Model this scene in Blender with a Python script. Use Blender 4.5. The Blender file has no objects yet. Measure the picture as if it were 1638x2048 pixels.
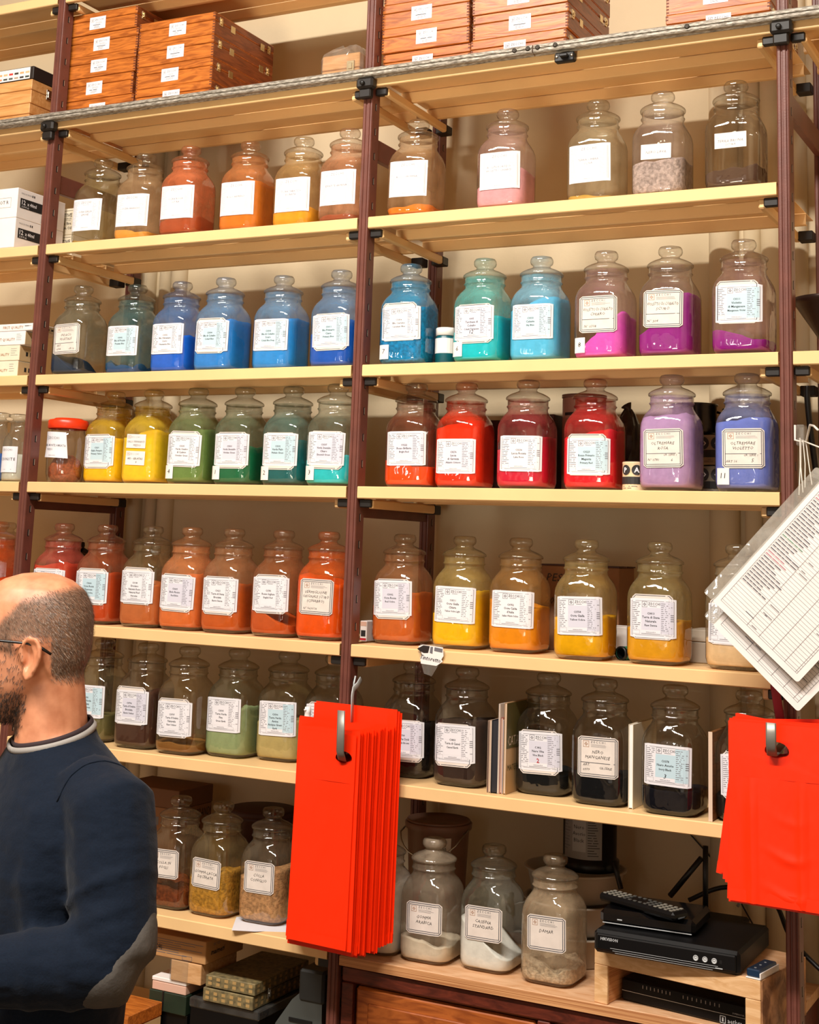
import bpy, bmesh, math, random
from mathutils import Vector, Matrix
random.seed(7)
S = bpy.context.scene
COL = S.collection
PI = math.pi

# ------------------------------------------------------------------ camera
F_PX, PX0, PY0 = 2835.14, 796.18, 601.80
YAW, PIT, ROL = -0.485934, 0.171595, 0.035942
CAM = Vector((2.64665, -2.89687, 1.80340))
_cy, _sy, _cp, _sp, _cr, _sr = math.cos(YAW), math.sin(YAW), math.cos(PIT), math.sin(PIT), math.cos(ROL), math.sin(ROL)
FW = Vector((_sy*_cp, _cy*_cp, _sp)); _rt = Vector((_cy, -_sy, 0)); _up = _rt.cross(FW)
RT = _cr*_rt + _sr*_up; UP = -_sr*_rt + _cr*_up
cd = bpy.data.cameras.new('camera'); cam = bpy.data.objects.new('camera', cd); COL.objects.link(cam)
cam.matrix_world = Matrix(((RT.x, UP.x, -FW.x, CAM.x), (RT.y, UP.y, -FW.y, CAM.y), (RT.z, UP.z, -FW.z, CAM.z), (0, 0, 0, 1)))
cd.sensor_fit = 'HORIZONTAL'; cd.sensor_width = 36; cd.lens = F_PX/1638*36
cd.shift_x = -(PX0-819)/1638; cd.shift_y = (PY0-1024)/1638
cd.clip_start = 0.05; cd.clip_end = 60
S.camera = cam
def ray(x, y): return ((x-PX0)*RT - (y-PY0)*UP + F_PX*FW)/F_PX
def atY(x, y, Y): d = ray(x, y); return CAM + d*((Y-CAM.y)/d.y)
def atZ(x, y, Z): d = ray(x, y); return CAM + d*((Z-CAM.z)/d.z)
def atX(x, y, X): d = ray(x, y); return CAM + d*((X-CAM.x)/d.x)

# ------------------------------------------------------------------ world, lights, exposure
w = bpy.data.worlds.new('world'); S.world = w; w.use_nodes = True
w.node_tree.nodes['Background'].inputs[0].default_value = (.75, .85, 1, 1)
w.node_tree.nodes['Background'].inputs[1].default_value = .3
S.view_settings.view_transform = 'Standard'; S.view_settings.look = 'None'
S.view_settings.exposure = 0.17; S.view_settings.gamma = 1; S.view_settings.use_curve_mapping = False
S.cycles.max_bounces = 8; S.cycles.diffuse_bounces = 4; S.cycles.glossy_bounces = 4
S.cycles.transmission_bounces = 6; S.cycles.transparent_max_bounces = 40
S.cycles.caustics_reflective = False; S.cycles.caustics_refractive = False
S.cycles.sample_clamp_indirect = 6
try:
    S.cycles.use_denoising = True; S.cycles.denoiser = 'OPENIMAGEDENOISE'
except Exception: pass
def area(name, loc, target, sx, sy, power, col):
    l = bpy.data.lights.new(name, 'AREA'); l.shape = 'RECTANGLE'; l.size = sx; l.size_y = sy; l.energy = power; l.color = col
    o = bpy.data.objects.new(name, l); COL.objects.link(o); o.location = loc
    o.rotation_euler = (Vector(target)-Vector(loc)).to_track_quat('-Z', 'Y').to_euler()
    return o
KEY = (1, .93, .84)
area('ceiling_lamp_light', (0.4, -3.0, 4.75), (0.4, -2.3, 0), 1.4, .36, 172, KEY)
area('ceiling_lamp_light', (2.2, -3.0, 4.75), (2.2, -2.3, 0), 1.4, .36, 172, KEY)
area('window_daylight', (1.2, -5.85, 1.5), (1.2, 0, 2.2), 3.6, 2.2, 8, (1.0, .95, .9))
up_ = area('added_upward_fill', (1.5, -2.6, 1.35), (1.0, 0.1, 3.25), .8, .3, 4.2, (1, .88, .66)); up_.data.spread = math.radians(62)  # made-up fill light, added to brighten the upper shelf undersides
for lx, ly in ((-.3, -3.3), (.75, -3.7), (1.9, -3.9)):
    area('added_glint_light', (lx, ly, 1.75), (1.0, 0, 1.7), .03, .5, 1.7, (1, .95, .9))  # made-up strip lights, added for glints on the jar glass

# ------------------------------------------------------------------ materials
def lin(h):
    h = h.lstrip('#'); r = []
    for i in (0, 2, 4):
        c = int(h[i:i+2], 16)/255; r.append(c/12.92 if c <= .04045 else ((c+.055)/1.055)**2.4)
    return (*r, 1)
_mc = {}
def N(nt, t, **kw):
    n = nt.nodes.new(t)
    for k, v in kw.items(): setattr(n, k, v)
    return n
def base(name):
    m = bpy.data.materials.new(name); m.use_nodes = True; nt = m.node_tree
    return m, nt, nt.nodes['Principled BSDF']
def mat(name, col, rough=.5, metal=0, spec=.5, var=0, scale=30, bump=0, bscale=200, stretch=None, col2=None, trans=0):
    """plain painted / paper / plastic surface with slight procedural variation"""
    if name in _mc: return _mc[name]
    m, nt, b = base(name); L = nt.links.new
    c = lin(col) if isinstance(col, str) else col
    b.inputs['Base Color'].default_value = c; b.inputs['Roughness'].default_value = rough
    b.inputs['Metallic'].default_value = metal; b.inputs['Specular IOR Level'].default_value = spec
    b.inputs['Transmission Weight'].default_value = trans
    tc = N(nt, 'ShaderNodeTexCoord'); src = tc.outputs['Object']
    if stretch:
        mp = N(nt, 'ShaderNodeMapping'); mp.inputs['Scale'].default_value = stretch; L(src, mp.inputs[0]); src = mp.outputs[0]
    if var or col2:
        no = N(nt, 'ShaderNodeTexNoise'); no.inputs['Scale'].default_value = scale; no.inputs['Detail'].default_value = 6; L(src, no.inputs['Vector'])
        cr = N(nt, 'ShaderNodeValToRGB'); cr.color_ramp.elements[0].position = .35; cr.color_ramp.elements[1].position = .68
        c2 = lin(col2) if col2 else tuple(min(1, x*(1+var)) for x in c[:3])+(1,)
        c1 = c if col2 else tuple(x*(1-var) for x in c[:3])+(1,)
        cr.color_ramp.elements[0].color = c1; cr.color_ramp.elements[1].color = c2
        L(no.outputs['Fac'], cr.inputs[0]); L(cr.outputs[0], b.inputs['Base Color'])
    if bump:
        n2 = N(nt, 'ShaderNodeTexNoise'); n2.inputs['Scale'].default_value = bscale; n2.inputs['Detail'].default_value = 4; L(src, n2.inputs['Vector'])
        bp = N(nt, 'ShaderNodeBump'); bp.inputs['Strength'].default_value = bump; bp.inputs['Distance'].default_value = .004
        L(n2.outputs['Fac'], bp.inputs['Height']); L(bp.outputs[0], b.inputs['Normal'])
    _mc[name] = m; return m
def wood(name, c1, c2, rough=.45, scale=9, axis=(1, 12, 12), dist=2.5):
    if name in _mc: return _mc[name]
    m, nt, b = base(name); L = nt.links.new
    tc = N(nt, 'ShaderNodeTexCoord'); mp = N(nt, 'ShaderNodeMapping'); mp.inputs['Scale'].default_value = axis
    oi = N(nt, 'ShaderNodeObjectInfo'); ad = N(nt, 'ShaderNodeVectorMath', operation='ADD'); 
    ml = N(nt, 'ShaderNodeMath', operation='MULTIPLY'); ml.inputs[1].default_value = 20; L(oi.outputs['Random'], ml.inputs[0])
    L(tc.outputs['Object'], mp.inputs[0]); L(mp.outputs[0], ad.inputs[0]); L(ml.outputs[0], ad.inputs[1])
    no = N(nt, 'ShaderNodeTexNoise'); no.inputs['Scale'].default_value = scale; no.inputs['Detail'].default_value = 7; no.inputs['Distortion'].default_value = dist
    L(ad.outputs[0], no.inputs['Vector'])
    cr = N(nt, 'ShaderNodeValToRGB'); cr.color_ramp.elements[0].position = .36; cr.color_ramp.elements[1].position = .62
    cr.color_ramp.elements[0].color = lin(c2); cr.color_ramp.elements[1].color = lin(c1)
    L(no.outputs['Fac'], cr.inputs[0]); L(cr.outputs[0], b.inputs['Base Color']); b.inputs['Roughness'].default_value = rough
    bp = N(nt, 'ShaderNodeBump'); bp.inputs['Strength'].default_value = .12; bp.inputs['Distance'].default_value = .002
    L(no.outputs['Fac'], bp.inputs['Height']); L(bp.outputs[0], b.inputs['Normal'])
    _mc[name] = m; return m
def powder_mat(col, rough=.95, dark=.86, scale=60, bump=.5, coarse=False):
    k = ('p', col, coarse)
    if k in _mc: return _mc[k]
    m, nt, b = base('pigment_powder'); L = nt.links.new
    tc = N(nt, 'ShaderNodeTexCoord'); no = N(nt, 'ShaderNodeTexNoise'); no.inputs['Scale'].default_value = 130 if coarse else scale; no.inputs['Detail'].default_value = 8
    L(tc.outputs['Object'], no.inputs['Vector'])
    cr = N(nt, 'ShaderNodeValToRGB'); cr.color_ramp.elements[0].position = .3; cr.color_ramp.elements[1].position = .65
    c = lin(col); d = .45 if coarse else dark
    cr.color_ramp.elements[0].color = tuple(x*d for x in c[:3])+(1,); cr.color_ramp.elements[1].color = c
    L(no.outputs['Fac'], cr.inputs[0]); L(cr.outputs[0], b.inputs['Base Color']); b.inputs['Roughness'].default_value = rough; b.inputs['Specular IOR Level'].default_value = .1
    bp = N(nt, 'ShaderNodeBump'); bp.inputs['Strength'].default_value = .9 if coarse else bump; bp.inputs['Distance'].default_value = .004 if coarse else .002
    L(no.outputs['Fac'], bp.inputs['Height']); L(bp.outputs[0], b.inputs['Normal'])
    _mc[k] = m; return m
def glass_mat(dust, amt, name='jar_glass', edge='#8c867a', z0=-1):
    """thin blown glass, its inside coated with pigment dust"""
    k = ('g', dust, amt, name, z0)
    if k in _mc: return _mc[k]
    m = bpy.data.materials.new(name); m.use_nodes = True; nt = m.node_tree; nt.nodes.clear(); L = nt.links.new
    out = N(nt, 'ShaderNodeOutputMaterial')
    tr = N(nt, 'ShaderNodeBsdfTransparent'); lw = N(nt, 'ShaderNodeLayerWeight'); lw.inputs[0].default_value = .5
    ed = N(nt, 'ShaderNodeValToRGB'); ed.color_ramp.elements[0].position = .45; ed.color_ramp.elements[0].color = (.96, .965, .95, 1); ed.color_ramp.elements[1].position = .97; ed.color_ramp.elements[1].color = (.30, .31, .28, 1)
    e2 = ed.color_ramp.elements.new(.78); e2.color = (.80, .80, .77, 1); L(lw.outputs['Facing'], ed.inputs[0]); L(ed.outputs[0], tr.inputs[0])
    df = N(nt, 'ShaderNodeBsdfDiffuse'); df.inputs[0].default_value = lin(dust)
    tl = N(nt, 'ShaderNodeBsdfTranslucent'); tl.inputs[0].default_value = lin(dust)
    dd = N(nt, 'ShaderNodeMixShader'); dd.inputs[0].default_value = .35; L(df.outputs[0], dd.inputs[1]); L(tl.outputs[0], dd.inputs[2])
    tc = N(nt, 'ShaderNodeTexCoord'); no = N(nt, 'ShaderNodeTexNoise'); no.inputs['Scale'].default_value = 22; no.inputs['Detail'].default_value = 6; no.inputs['Distortion'].default_value = .6
    L(tc.outputs['Object'], no.inputs['Vector'])
    mr = N(nt, 'ShaderNodeMapRange'); mr.inputs[1].default_value = .3; mr.inputs[2].default_value = .7
    mr.inputs[3].default_value = amt*.35; mr.inputs[4].default_value = min(.95, amt*1.2); L(no.outputs['Fac'], mr.inputs[0])
    sx = N(nt, 'ShaderNodeSeparateXYZ'); L(tc.outputs['Object'], sx.inputs[0])
    mz = N(nt, 'ShaderNodeMapRange'); mz.inputs[1].default_value = z0-.012; mz.inputs[2].default_value = z0+.012; mz.inputs[3].default_value = .08; mz.inputs[4].default_value = 1; L(sx.outputs['Z'], mz.inputs[0])
    mm = N(nt, 'ShaderNodeMath', operation='MULTIPLY'); L(mr.outputs[0], mm.inputs[0]); L(mz.outputs[0], mm.inputs[1])
    m1 = N(nt, 'ShaderNodeMixShader'); L(mm.outputs[0], m1.inputs[0]); L(tr.outputs[0], m1.inputs[1]); L(dd.outputs[0], m1.inputs[2])
    de = N(nt, 'ShaderNodeBsdfDiffuse'); de.inputs[0].default_value = lin(edge)
    pw = N(nt, 'ShaderNodeMath', operation='POWER'); pw.inputs[1].default_value = 2.5; L(lw.outputs['Facing'], pw.inputs[0])
    ml = N(nt, 'ShaderNodeMath', operation='MULTIPLY'); ml.inputs[1].default_value = .09; L(pw.outputs[0], ml.inputs[0])
    m2 = N(nt, 'ShaderNodeMixShader'); L(ml.outputs[0], m2.inputs[0]); L(m1.outputs[0], m2.inputs[1]); L(de.outputs[0], m2.inputs[2])
    gl = N(nt, 'ShaderNodeBsdfGlossy'); gl.inputs['Roughness'].default_value = .04
    bp = N(nt, 'ShaderNodeBump'); bp.inputs['Strength'].default_value = .45; bp.inputs['Distance'].default_value = .004
    n3 = N(nt, 'ShaderNodeTexNoise'); n3.inputs['Scale'].default_value = 28; n3.inputs['Detail'].default_value = 2; L(tc.outputs['Object'], n3.inputs['Vector'])
    L(n3.outputs['Fac'], bp.inputs['Height']); L(bp.outputs[0], gl.inputs['Normal'])
    p5 = N(nt, 'ShaderNodeMath', operation='POWER'); p5.inputs[1].default_value = 4.5; L(lw.outputs['Facing'], p5.inputs[0])
    fr = N(nt, 'ShaderNodeMath', operation='MULTIPLY_ADD'); fr.inputs[1].default_value = .75; fr.inputs[2].default_value = .095; L(p5.outputs[0], fr.inputs[0])
    m3 = N(nt, 'ShaderNodeMixShader'); L(fr.outputs[0], m3.inputs[0]); L(m2.outputs[0], m3.inputs[1]); L(gl.outputs[0], m3.inputs[2])
    L(m3.outputs[0], out.inputs[0]); _mc[k] = m; return m

M_CREAM = mat('cream_shelf_paint', '#eec68e', .42, spec=.4, var=.05, scale=6)
M_BROWN = mat('brown_post_paint', '#6b3d33', .4, var=.12, scale=25, bump=.08, bscale=300)
M_BLACK = mat('black_plastic', '#0c0c0e', .45)
M_DARKCLIP = mat('black_clip', '#17120f', .5)
M_WALL = mat('wall_plaster', '#d2c0a0', .85, var=.05, scale=4, bump=.15, bscale=60)
M_STEEL = mat('steel', '#b9b6ae', .3, metal=1)
M_BRASS = mat('pale_brass', '#d8c49a', .3, metal=1)
M_PAPER = mat('white_label_paper', '#e4e3e9', .6, var=.02, scale=40)
M_OLDPAPER = mat('aged_label_paper', '#e0d6ce', .65, var=.05, scale=40)
M_PANEL = {'b': mat('label_panel_blue', '#bcd6e2', .6), 'l': mat('label_panel_lilac', '#d3d2e0', .6), 'w': mat('label_panel_white', '#e6e4ea', .6)}
M_INK = mat('black_ink', '#1d1b1c', .7); M_INKG = mat('grey_ink', '#8d8a8c', .7); M_INKM = mat('mid_grey_ink', '#6c6970', .7)
M_INKB = mat('brown_ink', '#a87c5e', .7); M_INKR = mat('red_ink', '#b01c28', .7); M_INKN = mat('navy_ink', '#1d2a3c', .7)
M_INKL = mat('pale_grey_ink', '#b9b8bf', .7)
M_TAPE = mat('white_tag_paper', '#e9e4e2', .6)

# ------------------------------------------------------------------ mesh builder
class MB:
    def __init__(s): s.v = []; s.f = []; s.mi = []; s.mats = []; s.sm = []
    def m(s, mt):
        if mt not in s.mats: s.mats.append(mt)
        return s.mats.index(mt)
    def add(s, vs, fs, mt, smooth=False):
        o = len(s.v); s.v += [tuple(v) for v in vs]; k = s.m(mt)
        for f in fs: s.f.append([i+o for i in f]); s.mi.append(k); s.sm.append(smooth)
        return s
    def box(s, a, b, mt, bev=0, M=None):
        x0, y0, z0 = a; x1, y1, z1 = b
        if bev:
            vs = []; c = bev
            # 24-vertex chamfered box
            X = (x0, x1); Y = (y0, y1); Z = (z0, z1); idx = {}
            for i in (0, 1):
                for j in (0, 1):
                    for k in (0, 1):
                        sx, sy, sz = (1, -1)[i], (1, -1)[j], (1, -1)[k]
                        for ax in range(3):
                            p = [X[i]+sx*c, Y[j]+sy*c, Z[k]+sz*c]; p[ax] = (X[i], Y[j], Z[k])[ax]
                            idx[i, j, k, ax] = len(vs); vs.append(p)
            fs = []
            for i in (0, 1): fs.append([idx[i, j, k, 0] for j, k in ((0, 0), (1, 0), (1, 1), (0, 1))])
            for j in (0, 1): fs.append([idx[i, j, k, 1] for i, k in ((0, 0), (1, 0), (1, 1), (0, 1))])
            for k in (0, 1): fs.append([idx[i, j, k, 2] for i, j in ((0, 0), (1, 0), (1, 1), (0, 1))])
            for j in (0, 1):
                for k in (0, 1): fs.append([idx[0, j, k, 1], idx[1, j, k, 1], idx[1, j, k, 2], idx[0, j, k, 2]])
            for i in (0, 1):
                for k in (0, 1): fs.append([idx[i, 0, k, 0], idx[i, 1, k, 0], idx[i, 1, k, 2], idx[i, 0, k, 2]])
            for i in (0, 1):
                for j in (0, 1): fs.append([idx[i, j, 0, 0], idx[i, j, 1, 0], idx[i, j, 1, 1], idx[i, j, 0, 1]])
            for i in (0, 1):
                for j in (0, 1):
                    for k in (0, 1): fs.append([idx[i, j, k, 0], idx[i, j, k, 1], idx[i, j, k, 2]])
        else:
            vs = [(x, y, z) for x in (x0, x1) for y in (y0, y1) for z in (z0, z1)]
            fs = [[0, 1, 3, 2], [4, 6, 7, 5], [0, 4, 5, 1], [2, 3, 7, 6], [0, 2, 6, 4], [1, 5, 7, 3]]
        if M is not None: vs = [M @ Vector(v) for v in vs]
        return s.add(vs, fs, mt)
    def lathe(s, prof, mt, n=24, c=(0, 0, 0), smooth=True, M=None):
        vs = []; fs = []
        for r, z in prof:
            for i in range(n):
                a = 2*PI*i/n; vs.append(Vector((c[0]+r*math.cos(a), c[1]+r*math.sin(a), c[2]+z)))
        for j in range(len(prof)-1):
            for i in range(n):
                fs.append([j*n+i, j*n+(i+1) % n, (j+1)*n+(i+1) % n, (j+1)*n+i])
        if M is not None: vs = [M @ v for v in vs]
        return s.add(vs, fs, mt, smooth)
    def loft(s, rings, mt, smooth=True, caps=True):
        n = len(rings[0]); vs = [p for r in rings for p in r]; fs = []
        for j in range(len(rings)-1):
            for i in range(n): fs.append([j*n+i, j*n+(i+1) % n, (j+1)*n+(i+1) % n, (j+1)*n+i])
        if caps: fs.append(list(range(n))[::-1]); fs.append([(len(rings)-1)*n+i for i in range(n)])
        return s.add(vs, fs, mt, smooth)
    def tube(s, pts, r, mt, n=8, flat=None, caps=True):
        pts = [Vector(p) for p in pts]; rings = []
        ref = Vector((0, 0, 1))
        for i, p in enumerate(pts):
            t = (pts[min(i+1, len(pts)-1)]-pts[max(i-1, 0)]).normalized()
            if abs(t.dot(ref)) > .95: ref = Vector((1, 0, 0))
            a = (ref - t*ref.dot(t)).normalized(); b = t.cross(a); ref = a
            rr = r[i] if isinstance(r, (list, tuple)) else r
            if flat: rings.append([p + a*flat[0]*math.cos(2*PI*k/n) + b*flat[1]*math.sin(2*PI*k/n) for k in range(n)])
            else: rings.append([p + (a*math.cos(2*PI*k/n) + b*math.sin(2*PI*k/n))*rr for k in range(n)])
        return s.loft(rings, mt, True, caps)
    def quad2(s, fn, u0, v0, u1, v1, mt, off=.0, nu=1):
        vs = []; fs = []
        for i in range(nu+1):
            u = u0+(u1-u0)*i/nu; vs += [fn(u, v0, off), fn(u, v1, off)]
        for i in range(nu): fs.append([2*i, 2*i+2, 2*i+3, 2*i+1])
        return s.add(vs, fs, mt)
    def build(s, name, parent=None, loc=None, smooth=None):
        me = bpy.data.meshes.new(name); me.from_pydata(s.v, [], s.f)
        for mt in s.mats: me.materials.append(mt)
        me.polygons.foreach_set('material_index', s.mi)
        me.polygons.foreach_set('use_smooth', [smooth if smooth is not None else x for x in s.sm]); me.update()
        return link(name, me, parent, loc)
def link(name, me, parent=None, loc=None):
    o = bpy.data.objects.new(name, me); COL.objects.link(o)
    if parent: o.parent = parent
    if loc is not None: o.location = loc
    return o
def tag(o, label, cat, group=None):
    o['label'] = label; o['category'] = cat
    if group: o['group'] = group
    return o
def thing(name, loc, label, cat, group=None, rz=0):
    o = bpy.data.objects.new(name, None); COL.objects.link(o); o.location = loc; o.rotation_euler = (0, 0, rz); o.empty_display_size = .05
    return tag(o, label, cat, group)
def struct(o): o['kind'] = 'structure'; return o
def plane_map(o, ux, uz, n):
    o, ux, uz, n = Vector(o), Vector(ux).normalized(), Vector(uz).normalized(), Vector(n).normalized()
    return lambda u, v, off=0: o + ux*u + uz*v + n*off
# ------------------------------------------------------------------ lettering
_tc = {}
def glyphs(t, shear=0, space=1.0, bold=0):
    k = (t, shear, space, bold)
    if k not in _tc:
        c = bpy.data.curves.new('t', 'FONT'); c.body = t; c.size = 1; c.shear = shear; c.space_character = space; c.resolution_u = 1; c.offset = bold
        o = bpy.data.objects.new('t', c); COL.objects.link(o)
        dg = bpy.context.evaluated_depsgraph_get(); dg.update()
        me = bpy.data.meshes.new_from_object(o.evaluated_get(dg))
        vs = [(v.co.x, v.co.y) for v in me.vertices]; fs = [list(p.vertices) for p in me.polygons]
        bpy.data.objects.remove(o); bpy.data.curves.remove(c); bpy.data.meshes.remove(me)
        if vs:
            x0 = min(v[0] for v in vs); x1 = max(v[0] for v in vs)
            vs = [(v[0]-x0, v[1]) for v in vs]
        else: x0 = x1 = 0
        _tc[k] = (vs, fs, x1-x0)
    return _tc[k]
def text(mb, fn, t, u, v, h, mt, maxw=None, align='c', shear=0, space=1.0, bold=0, off=.0006, wob=0):
    """lettering of cap height h with its base line at v"""
    vs, fs, wd = glyphs(t, shear, space, bold)
    if not vs: return
    sc = h/.7; sx = sc
    if maxw and wd*sc > maxw: sx = maxw/wd
    W = wd*sx; u0 = u - (W/2 if align == 'c' else W if align == 'r' else 0)
    mb.add([fn(u0+x*sx, v+y*sc+wob*h*math.sin(x*2.7+len(t)), off) for x, y in vs], fs, mt)

# ------------------------------------------------------------------ the room
WALL_Y = .47
def slab(name, a, b, mt):
    m = MB(); m.box(a, b, mt); return struct(m.build(name))
slab('wall_back', (-2.2, WALL_Y, 0), (4.2, WALL_Y+.15, 5.0), M_WALL)
M_ROOM = mat('room_plaster', '#b09c80', .9, var=.04, scale=2)
slab('floor', (-2.2, -6.2, -.1), (4.2, WALL_Y+.15, 0), mat('stone_floor', '#5c4c3c', .45, var=.08, scale=5))
slab('ceiling', (-2.2, -6.2, 5.0), (4.2, WALL_Y+.15, 5.1), M_ROOM)
slab('wall_left', (-2.35, -6.2, 0), (-2.2, WALL_Y, 5.0), M_ROOM)
slab('wall_right', (4.2, -6.2, 0), (4.35, WALL_Y, 5.0), M_ROOM)
slab('wall_front', (-2.2, -6.35, 0), (4.2, -6.2, 5.0), M_ROOM)
# pipes running up the back wall
def pipe(n, x, r, y=None):
    m = MB(); m.lathe([(r, 0), (r, 5.0)], M_WALL, 20, (x, WALL_Y-.004 if y is None else y, 0)); struct(m.build('trim_%d' % n))
for i, (x, r) in enumerate(((.02, .028), (.085, .02), (.135, .026), (1.765, .036), (1.835, .022), (1.885, .03), (1.945, .022), (2.06, .02))): pipe(i+1, x, r)
# window frame of the shop front, behind the viewer
m = MB(); fr_m = mat('dark_window_frame', '#3a2a20', .5)
for x in (-.65, .55, 1.85, 3.05): m.box((x-.03, -6.19, .35), (x+.03, -6.1, 2.7), fr_m)
for z in (.35, 1.9, 2.7): m.box((-.68, -6.19, z-.03), (3.08, -6.1, z+.03), fr_m)
struct(m.build('window_1'))
for x, lab in ((.5, 'long ceiling lamp above the near end of the aisle'), (2.2, 'long ceiling lamp above the far end of the aisle')):
    t = thing('ceiling_lamp', (x, -3.0, 4.8), lab, 'lamp')
    m = MB(); m.box((-.7, -.2, -.02), (.7, .2, .03), mat('white_enamel', '#e8e4da', .4), .008); m.build('housing', t)
    m = MB()
    for dx in (-.5, .5): m.tube([(dx, 0, .03), (dx, 0, .195)], .006, M_STEEL)
    m.build('hanger', t)

# ------------------------------------------------------------------ shelving
SH = [2.90705, 2.55254, 2.19494, 1.91033, 1.55263, 1.26056, .9]     # undersides
TH = .028
TOP = [z+TH for z in SH]
S0 = 3.275
rack = thing('shelving_rack', (0, 0, 0), 'brown post metal shelving rack with cream shelves full of pigment jars', 'shelving')
UW, UD = .026, .038
ZTOP = 3.9
def post_mesh():
    m = MB(); w = UW; d = UD
    prof = [(0, .003), (.003, 0), (.008, 0), (.0095, .0025), (.012, .0025), (.0135, 0), (.019, 0), (.0205, .0025), (.022, .0025), (.023, .0005), (w-.0015, .001), (w, .004), (w, d), (w-.002, d), (w-.002, .006), (.002, .006), (.002, d), (0, d)]
    m.loft([[(x, y, 0) for x, y in prof], [(x, y, ZTOP) for x, y in prof]], M_BROWN, False)
    return m
def slot_mesh():
    m = MB(); dk = mat('slot_shadow', '#120a08', .8); li = mat('slot_light', '#c8b8a8', .6)  # slot shade and the light showing through, painted as dark and pale strips
    z = .06
    while z < ZTOP-.1:
        for x0, x1 in ((UW-.0005, UW+.0004),):
            m.box((x0, .017, z), (x1, .0225, z+.018), dk); m.box((x0, .0213, z+.002), (x1+.0001, .0225, z+.017), li)
        z += .062
    return m
pm = sm = None
z1a = atX(761, 279, 1+UW).z; z1b = atX(760, 320, 1+UW).z
for X in (-1, 0, 1, 2, 3):
    for Y in (0, .38):
        if pm is None:
            o = post_mesh().build('upright', rack, (X, Y, 0)); pm = o.data; s = slot_mesh().build('slot_row', o); sm = s.data; s['kind'] = 'stuff'
        else:
            o = link('upright', pm, rack, (X, Y, 0)); s = link('slot_row', sm, o); s['kind'] = 'stuff'
    for za, zb in ((z1b, z1a), (1.868, 1.905), (.55, .59)):
        m = MB(); m.box((X+.003, .03, za), (X+UW-.006, .385, zb), M_BROWN, .002); m.build('brace_bar', rack)
def pan(x0, x1, y0, y1, z, name, parent, loc):
    m = MB(); t = .0016
    prof = [(y0, z+TH-.002), (y0+.002, z+TH), (y1, z+TH), (y1, z+TH-t), (y0+t, z+TH-t), (y0+t, z+t), (y0+.013, z+t), (y0+.013, z), (y0+.002, z), (y0, z+.002)]
    m.loft([[(x0, y, q) for y, q in prof], [(x1, y, q) for y, q in prof]], M_CREAM, False)
    return m.build(name, parent, loc)
def shelf(X, z, zi):
    o = pan(X+.0275, X+.9975, .0, .143, z, 'shelf', rack, None)
    pan(X+.0275, X+.9975, .1455, .2885, z, 'shelf_panel', o, None)
    pan(X+.0275, X+.9975, .291, .372, z, 'shelf_panel', o, None)
    for xb in (X+.046, X+.955):
        m = MB(); m.box((xb, .02, z-.022), (xb+.014, .372, z-.001), M_CREAM, .003); m.build('side_beam', o)
    for xb in (X+.0275, X+.968):
        m = MB(); m.box((xb, .012, z-.02), (xb+.03, .028, z-.001), M_DARKCLIP, .002); m.build('clip', o)
        m = MB(); m.box((xb, .345, z-.024), (xb+.034, .379, z-.001), M_DARKCLIP, .002); m.build('clip', o)
for X, zs in ((-1, [S0]+SH[:6]), (0, [S0]+SH), (1, [3.46]+SH[:6]), (2, [3.46, SH[0], SH[2]])):  # highest shelf past the middle post is unseen, added to shade the wall
    for z in zs: shelf(X, z, 0)

# worn aluminium ladder rail screwed along the top shelf
lr = thing('ladder_rail', (0, -.012, 2.925), 'worn grey metal ladder rail running along the top shelf edge', 'rail')
m_rail = mat('worn_rail', '#6f675c', .45, metal=.35, var=.0, col2='#c9c2b6', scale=26, bump=.4, bscale=50, stretch=(3, 14, 14))
def railseg(x0, x1):
    m = MB(); P = [(0, -.003), (-.004, .0), (-.013, .001), (-.0155, .004), (-.0155, .009), (-.012, .0105), (-.0155, .012), (-.0155, .018), (-.013, .021), (-.002, .021), (0, .019)]
    m.loft([[(x0, y, z) for y, z in P], [(x1, y, z) for y, z in P]], m_rail, False); return m.build('rail_bar', lr)
xj = atY(818+500/2, 190/2, -.02).x
railseg(-1.0, xj-.002); railseg(xj+.001, 2.9)
m = MB()
for x in (xj-.045, xj-.012, xj+.012, xj+.055, xj+.36): m.lathe([(.0055, 0), (.0055, .002), (.003, .0025), (0, .0015)], mat('dark_screw', '#3a332c', .5, metal=.6), 10, M=Matrix.Translation((x, -.0155, .012)) @ Matrix.Rotation(PI/2, 4, 'X'))
m.build('screw_row', lr)
for X in (0, 1, 2):
    m = MB(); m.box((X-.008, -.014, -.028), (X+UW+.012, .012, -.001), M_DARKCLIP, .005); m.box((X-.003, -.006, -.05), (X+UW+.003, .0118, -.024), M_DARKCLIP, .003)
    m.lathe([(.006, 0), (.006, .006), (.004, .008), (0, .008)], M_BLACK, 10, M=Matrix.Translation((X+.012, -.014, -.016)) @ Matrix.Rotation(PI/2, 4, 'X'))
    m.build('clamp', lr)
pb = atY(1130, 113, -.012)
m = MB(); m.box((pb.x-.024, -.006, -.026), (pb.x+.024, .0115, -.0035), M_BLACK, .003)
m.box((pb.x-.008, -.018, -.018), (pb.x+.012, -.006, -.010), M_BLACK, .002)
for dx in (-.018, .018): m.lathe([(.004, 0), (.004, .002), (0, .002)], M_STEEL, 8, M=Matrix.Translation((pb.x+dx, -.006, -.013)) @ Matrix.Rotation(PI/2, 4, 'X'))
m.build('catch', lr)

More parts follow.
